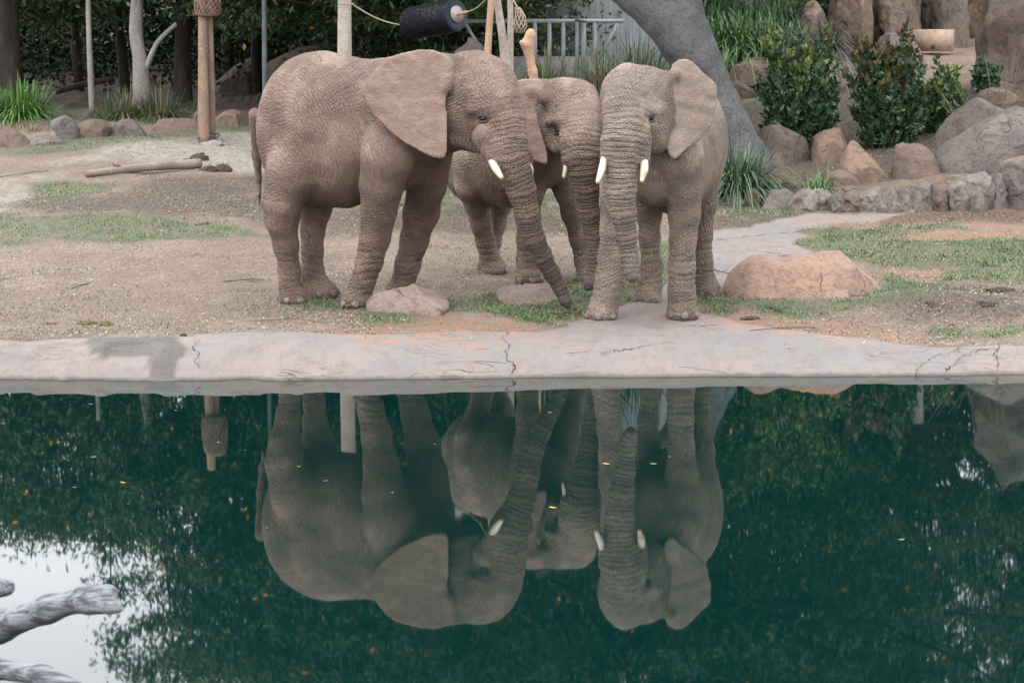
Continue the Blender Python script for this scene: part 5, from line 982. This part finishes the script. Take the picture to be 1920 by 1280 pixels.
for n_, (p0, p1) in enumerate([(W(660, 8, 29.5), a - ax * .09), (b + ax * .18, W(921, -14, 28.2))]):
    m = MB(); t = np.linspace(0, 1, 12)[:, None]; m.tube(p0 + (p1 - p0) * t + np.array([0, 0, -.05]) * np.sin(t * math.pi), .008, 5, False)
    if n_ == 0: m.tube([W(634, 7, 29.3), W(647, 9, 29.15), W(662, 8, 29.4)], .012, 6, False)
    tag(m.obj('support_line', ROPE), ['line running from the pale post to the left end of the brush roller', 'line running from the right end of the brush roller to the tan pole'][n_], 'rope')
# pipe rail
e = empty('pipe_rail', G(1040, 140), 'grey metal pipe rail with upright posts in front of the shed', 'metal fence'); D = 38.5
m = MB(); m.tube([W(862, 40, D), W(1168, 40, D)], .034, 12); m.obj('top_rail', MT, e)
for px in (1003, 1030, 1056, 1082, 1094, 1115): m = MB(); m.tube([W(px, 150, D), W(px, 41, D)], .033 if px != 1094 else .045, 10); m.obj('post', MT, e)
m = MB(); m.tube([W(873, 44, D - .1), W(912, 112, D - .1)], .026, 8); m.obj('brace', MT, e)
m = MB(); m.tube([W(1158, 44, D - .1), W(1120, 118, D - .1)], .026, 8); m.obj('brace', MT, e)
m = MB(); m.tube([W(1078, 38, D - .08), W(1100, 41, D - .08)], .022, 8); m.obj('latch', MTD, e)
# shed of vertical boards
e = empty('shed', W(1125, 150, 42), 'pale blue-grey wooden shed wall of vertical boards behind the pipe rail', 'shed'); SP = simple('shed_board', (.32, .35, .36), .8, .12, 8, .004, 40, stretch=(4, 4, .4))
bm = MB(); bm.box((0, 0, 0), (.052, .018, 2.4)); V0 = bm.V[0]; first = None
for k in range(19):
    x = 1088 + k * 11.6; c = W(x, 20, 42.0 + .12 * 0); c = np.array([c[0], 42 + (.004 if k % 2 else 0), 3.0])
    if first is None: first = obj('board', V0 + c, [bm.Q[0]], SP, e, smooth=False); first_c = c
    else: o = first.copy(); col.objects.link(o); o.parent = e; o.location = [float(v) for v in (c - first_c)]
m = MB(); c = W(1190, 20, 42.1); m.box([c[0], 42.9, 2.9], (1.06, .8, 2.3)); m.obj('wall', simple('shed_inside', (.10, .11, .11), .9), e)
m = MB(); c = W(1022, 50, 41.5); m.box([c[0], 41.6, 2.6], (.56, .02, .95)); tag(m.obj('shade_screen', simple('shade_mesh', (.085, .09, .088), .9, .25, 5)), 'dark grey mesh screen between the poles and the shed', 'screen')
m = MB(); m.box([W(1000, 112, 40)[0], 40.2, 2.0], (1.3, .1, .32)); tag(m.obj('low_wall', simple('grey_block', (.27, .26, .25), .9, .2, 6)), 'low grey wall running behind the pipe rail', 'wall')
# driftwood close to the camera
DWm = NB('driftwood'); p = DWm.gpos(); st = DWm.map(p, (1.0, 15, 15), (0, R(-12), 0)); f = DWm.noise(2.2, st, 7, .7); DWm.bump(DWm.M('ADD', f, DWm.M('MULTIPLY', DWm.noise(7, st, 4), .5)), .022)
DWm = DWm.out(DWm.mix(DWm.mr(f, .40, .58), (.06, .061, .07), (.19, .193, .212)), .8, .3)
E = Body(); D = 9.8
E.chain([(W(-420, 1420, D), .16), (W(-300, 1290, D), .13), (W(-150, 1225, D), .10), (W(0, 1174, D), .062), (W(90, 1141, D - .1), .054), (W(160, 1122, D - .15), .047), (W(203, 1112, D - .2), .042)], .05)
E.cone(W(165, 1132, D - .2), .046, W(212, 1138, D - .25), .028, .03); E.cone(W(212, 1138, D - .25), .026, W(224, 1141, D - .25), .02, .02)
E.chain([(W(-300, 1290, D), .10), (W(-200, 1160, D + .3), .07), (W(-60, 1110, D + .5), .048), (W(12, 1100, D + .6), .043)], .04)
E.chain([(W(-330, 1330, D), .12), (W(-180, 1262, D - .3), .07), (W(-20, 1252, D - .5), .044), (W(80, 1266, D - .6), .04), (W(190, 1310, D - .7), .034), (W(260, 1360, D - .7), .032)], .04)
E.chain([(W(-420, 1420, D), .17), (W(-520, 1600, D + .2), .2), (W(-560, 1900, D + .4), .22)], .05)
E.cone(W(20, 1160, D - .08), .03, W(24, 1163, D - .1), .028, .02)
V, Q = E.mesh(.016); N = np.cross(V[Q[:, 2]] - V[Q[:, 0]], V[Q[:, 3]] - V[Q[:, 1]]); Q = Q if (N[:, 2] * (V[Q].mean(1)[:, 2] - V[:, 2].mean())).sum() > 0 else Q[:, ::-1]
V = V + .002 * np.stack([fbm(V * [3, 12, 12] + s, 3, s) for s in (1, 2, 3)], 1)
tag(obj('driftwood', V, [Q], DWm), 'bare silver-grey dead branches reaching over the water at the lower left', 'driftwood')
# floating leaves
fl = {'y': simple('leaf_yellow', (.42, .31, .06), .6), 'w': simple('leaf_pale', (.25, .25, .2), .6)}
def onwater(px, py): r = ray(px, py); t = CAM_Z / -r[2]; return np.array([0, 0, CAM_Z]) + r * t
rg = np.random.default_rng(8)
LBF = [0, 0, 0, 'pale leaf floating between the reflected legs of the pale elephant', 'pale sliver floating on the mirrored bundled posts', 'pale fragment floating nearest the rim at the left', 'pale fragment floating near the rim, left of the mirrored posts', 'pale streak floating in the left third, above the yellow leaf',
 'pale fragment floating on the mirrored hind leg of the large elephant', 'pale fragment floating on the mirrored foreleg of the large elephant', 'pale sliver floating beside the mirrored trunk of the large elephant', 'pale fragment floating left of the yellow leaf at the left', 'pale sliver floating alone on the open dark water at the right', 'pale fragment floating on the mirrored belly of the large elephant',
 'tiny pale fragment floating between the mirrored forelegs of the large elephant', 'tiny pale fragment floating just below the yellow leaf at the left', 'tiny pale fragment right of the leaf between the pale elephant reflected legs', 'tiny pale fragment floating at the left edge close to the rim', 'tiny pale fragment floating on the mirrored back of the large elephant', 'tiny pale fragment floating left of the mirrored hind leg of the large elephant']
for k, (px, py, L, c) in enumerate([(1137, 870, 18, 'y'), (1037, 952, 18, 'y'), (231, 905, 14, 'y'), (1225, 870, 14, 'w'), (410, 830, 10, 'w'), (170, 758, 10, 'w'), (330, 770, 8, 'w'), (175, 857, 12, 'w'), (610, 902, 9, 'w'), (735, 924, 7, 'w'), (1030, 774, 10, 'w'), (140, 914, 8, 'w'), (1690, 1012, 14, 'w'), (560, 875, 8, 'w'), (815, 833, 6, 'w'), (240, 945, 5, 'w'), (1255, 857, 7, 'w'), (60, 720, 5, 'w'), (500, 990, 6, 'w'), (460, 845, 5, 'w')]):
    c0 = onwater(px, py); s = L / 2 * PXM(c0[1]); a = rg.normal(0, .4); dx = np.array([math.cos(a), math.sin(a), 0]); dy = np.array([-math.sin(a), math.cos(a), 0]); t = np.linspace(-1, 1, 7); V = []
    for q in t: w = s * .32 * (1 - q * q) + .001; z = .003 + .002 * q * q; V += [c0 + dx * s * q - dy * w + [0, 0, z + .001], c0 + dx * s * q + [0, 0, z], c0 + dx * s * q + dy * w + [0, 0, z + .001]]
    Q = [(3 * i + j, 3 * i + 3 + j, 3 * i + 4 + j, 3 * i + 1 + j) for i in range(6) for j in (0, 1)]
    lb = LBF[k] if k > 2 else {0: 'yellow leaf floating on the reflection of the pale elephant', 1: 'slim yellow-green leaf floating between the tusk reflections', 2: 'yellow leaf floating at the left, below the reflected bundled posts'}.get(k)
    tag(obj('floating_leaf', V, [np.array(Q)], fl[c]), lb or 'tiny pale leaf fragment floating on the dark water', 'leaf', 'leaves floating on the pool')
# twigs on the ground
for k, (x0, y0, x1, y1, lb) in enumerate([(418, 530, 495, 526, 'thin dark twig lying left of the hind foot of the large elephant'), (0, 333, 90, 322, 'long thin twig on the dirt at the far left'), (135, 542, 168, 534, 'short curved twig on the bare dirt at the left'), (470, 604, 560, 600, 'thin twig on the dirt near the pool rim'), (1405, 622, 1530, 616, 'thin branching twig on the concrete below the reddish boulder'), (1740, 462, 1776, 461, 'pale stick on the grass right of the reddish boulder'), (1340, 506, 1390, 518, 'bent twig on the grass beside the pale elephant')]):
    a, b = G(x0, y0), G(x1, y1); mm = (a + b) / 2 + rg.normal(0, .03, 3) * [1, 1, 0]; m = MB(); m.tube(smooth_path([a + [0, 0, .012], mm + [0, 0, .02], b + [0, 0, .012]], 5), [.006] * 11, 5, True, .2, k); m.tube([mm + [0, 0, .015], mm + [.08, .1, .03]], .004, 4)
    tag(m.obj('twig', WP if k in (5,) else TW), lb, 'twig')
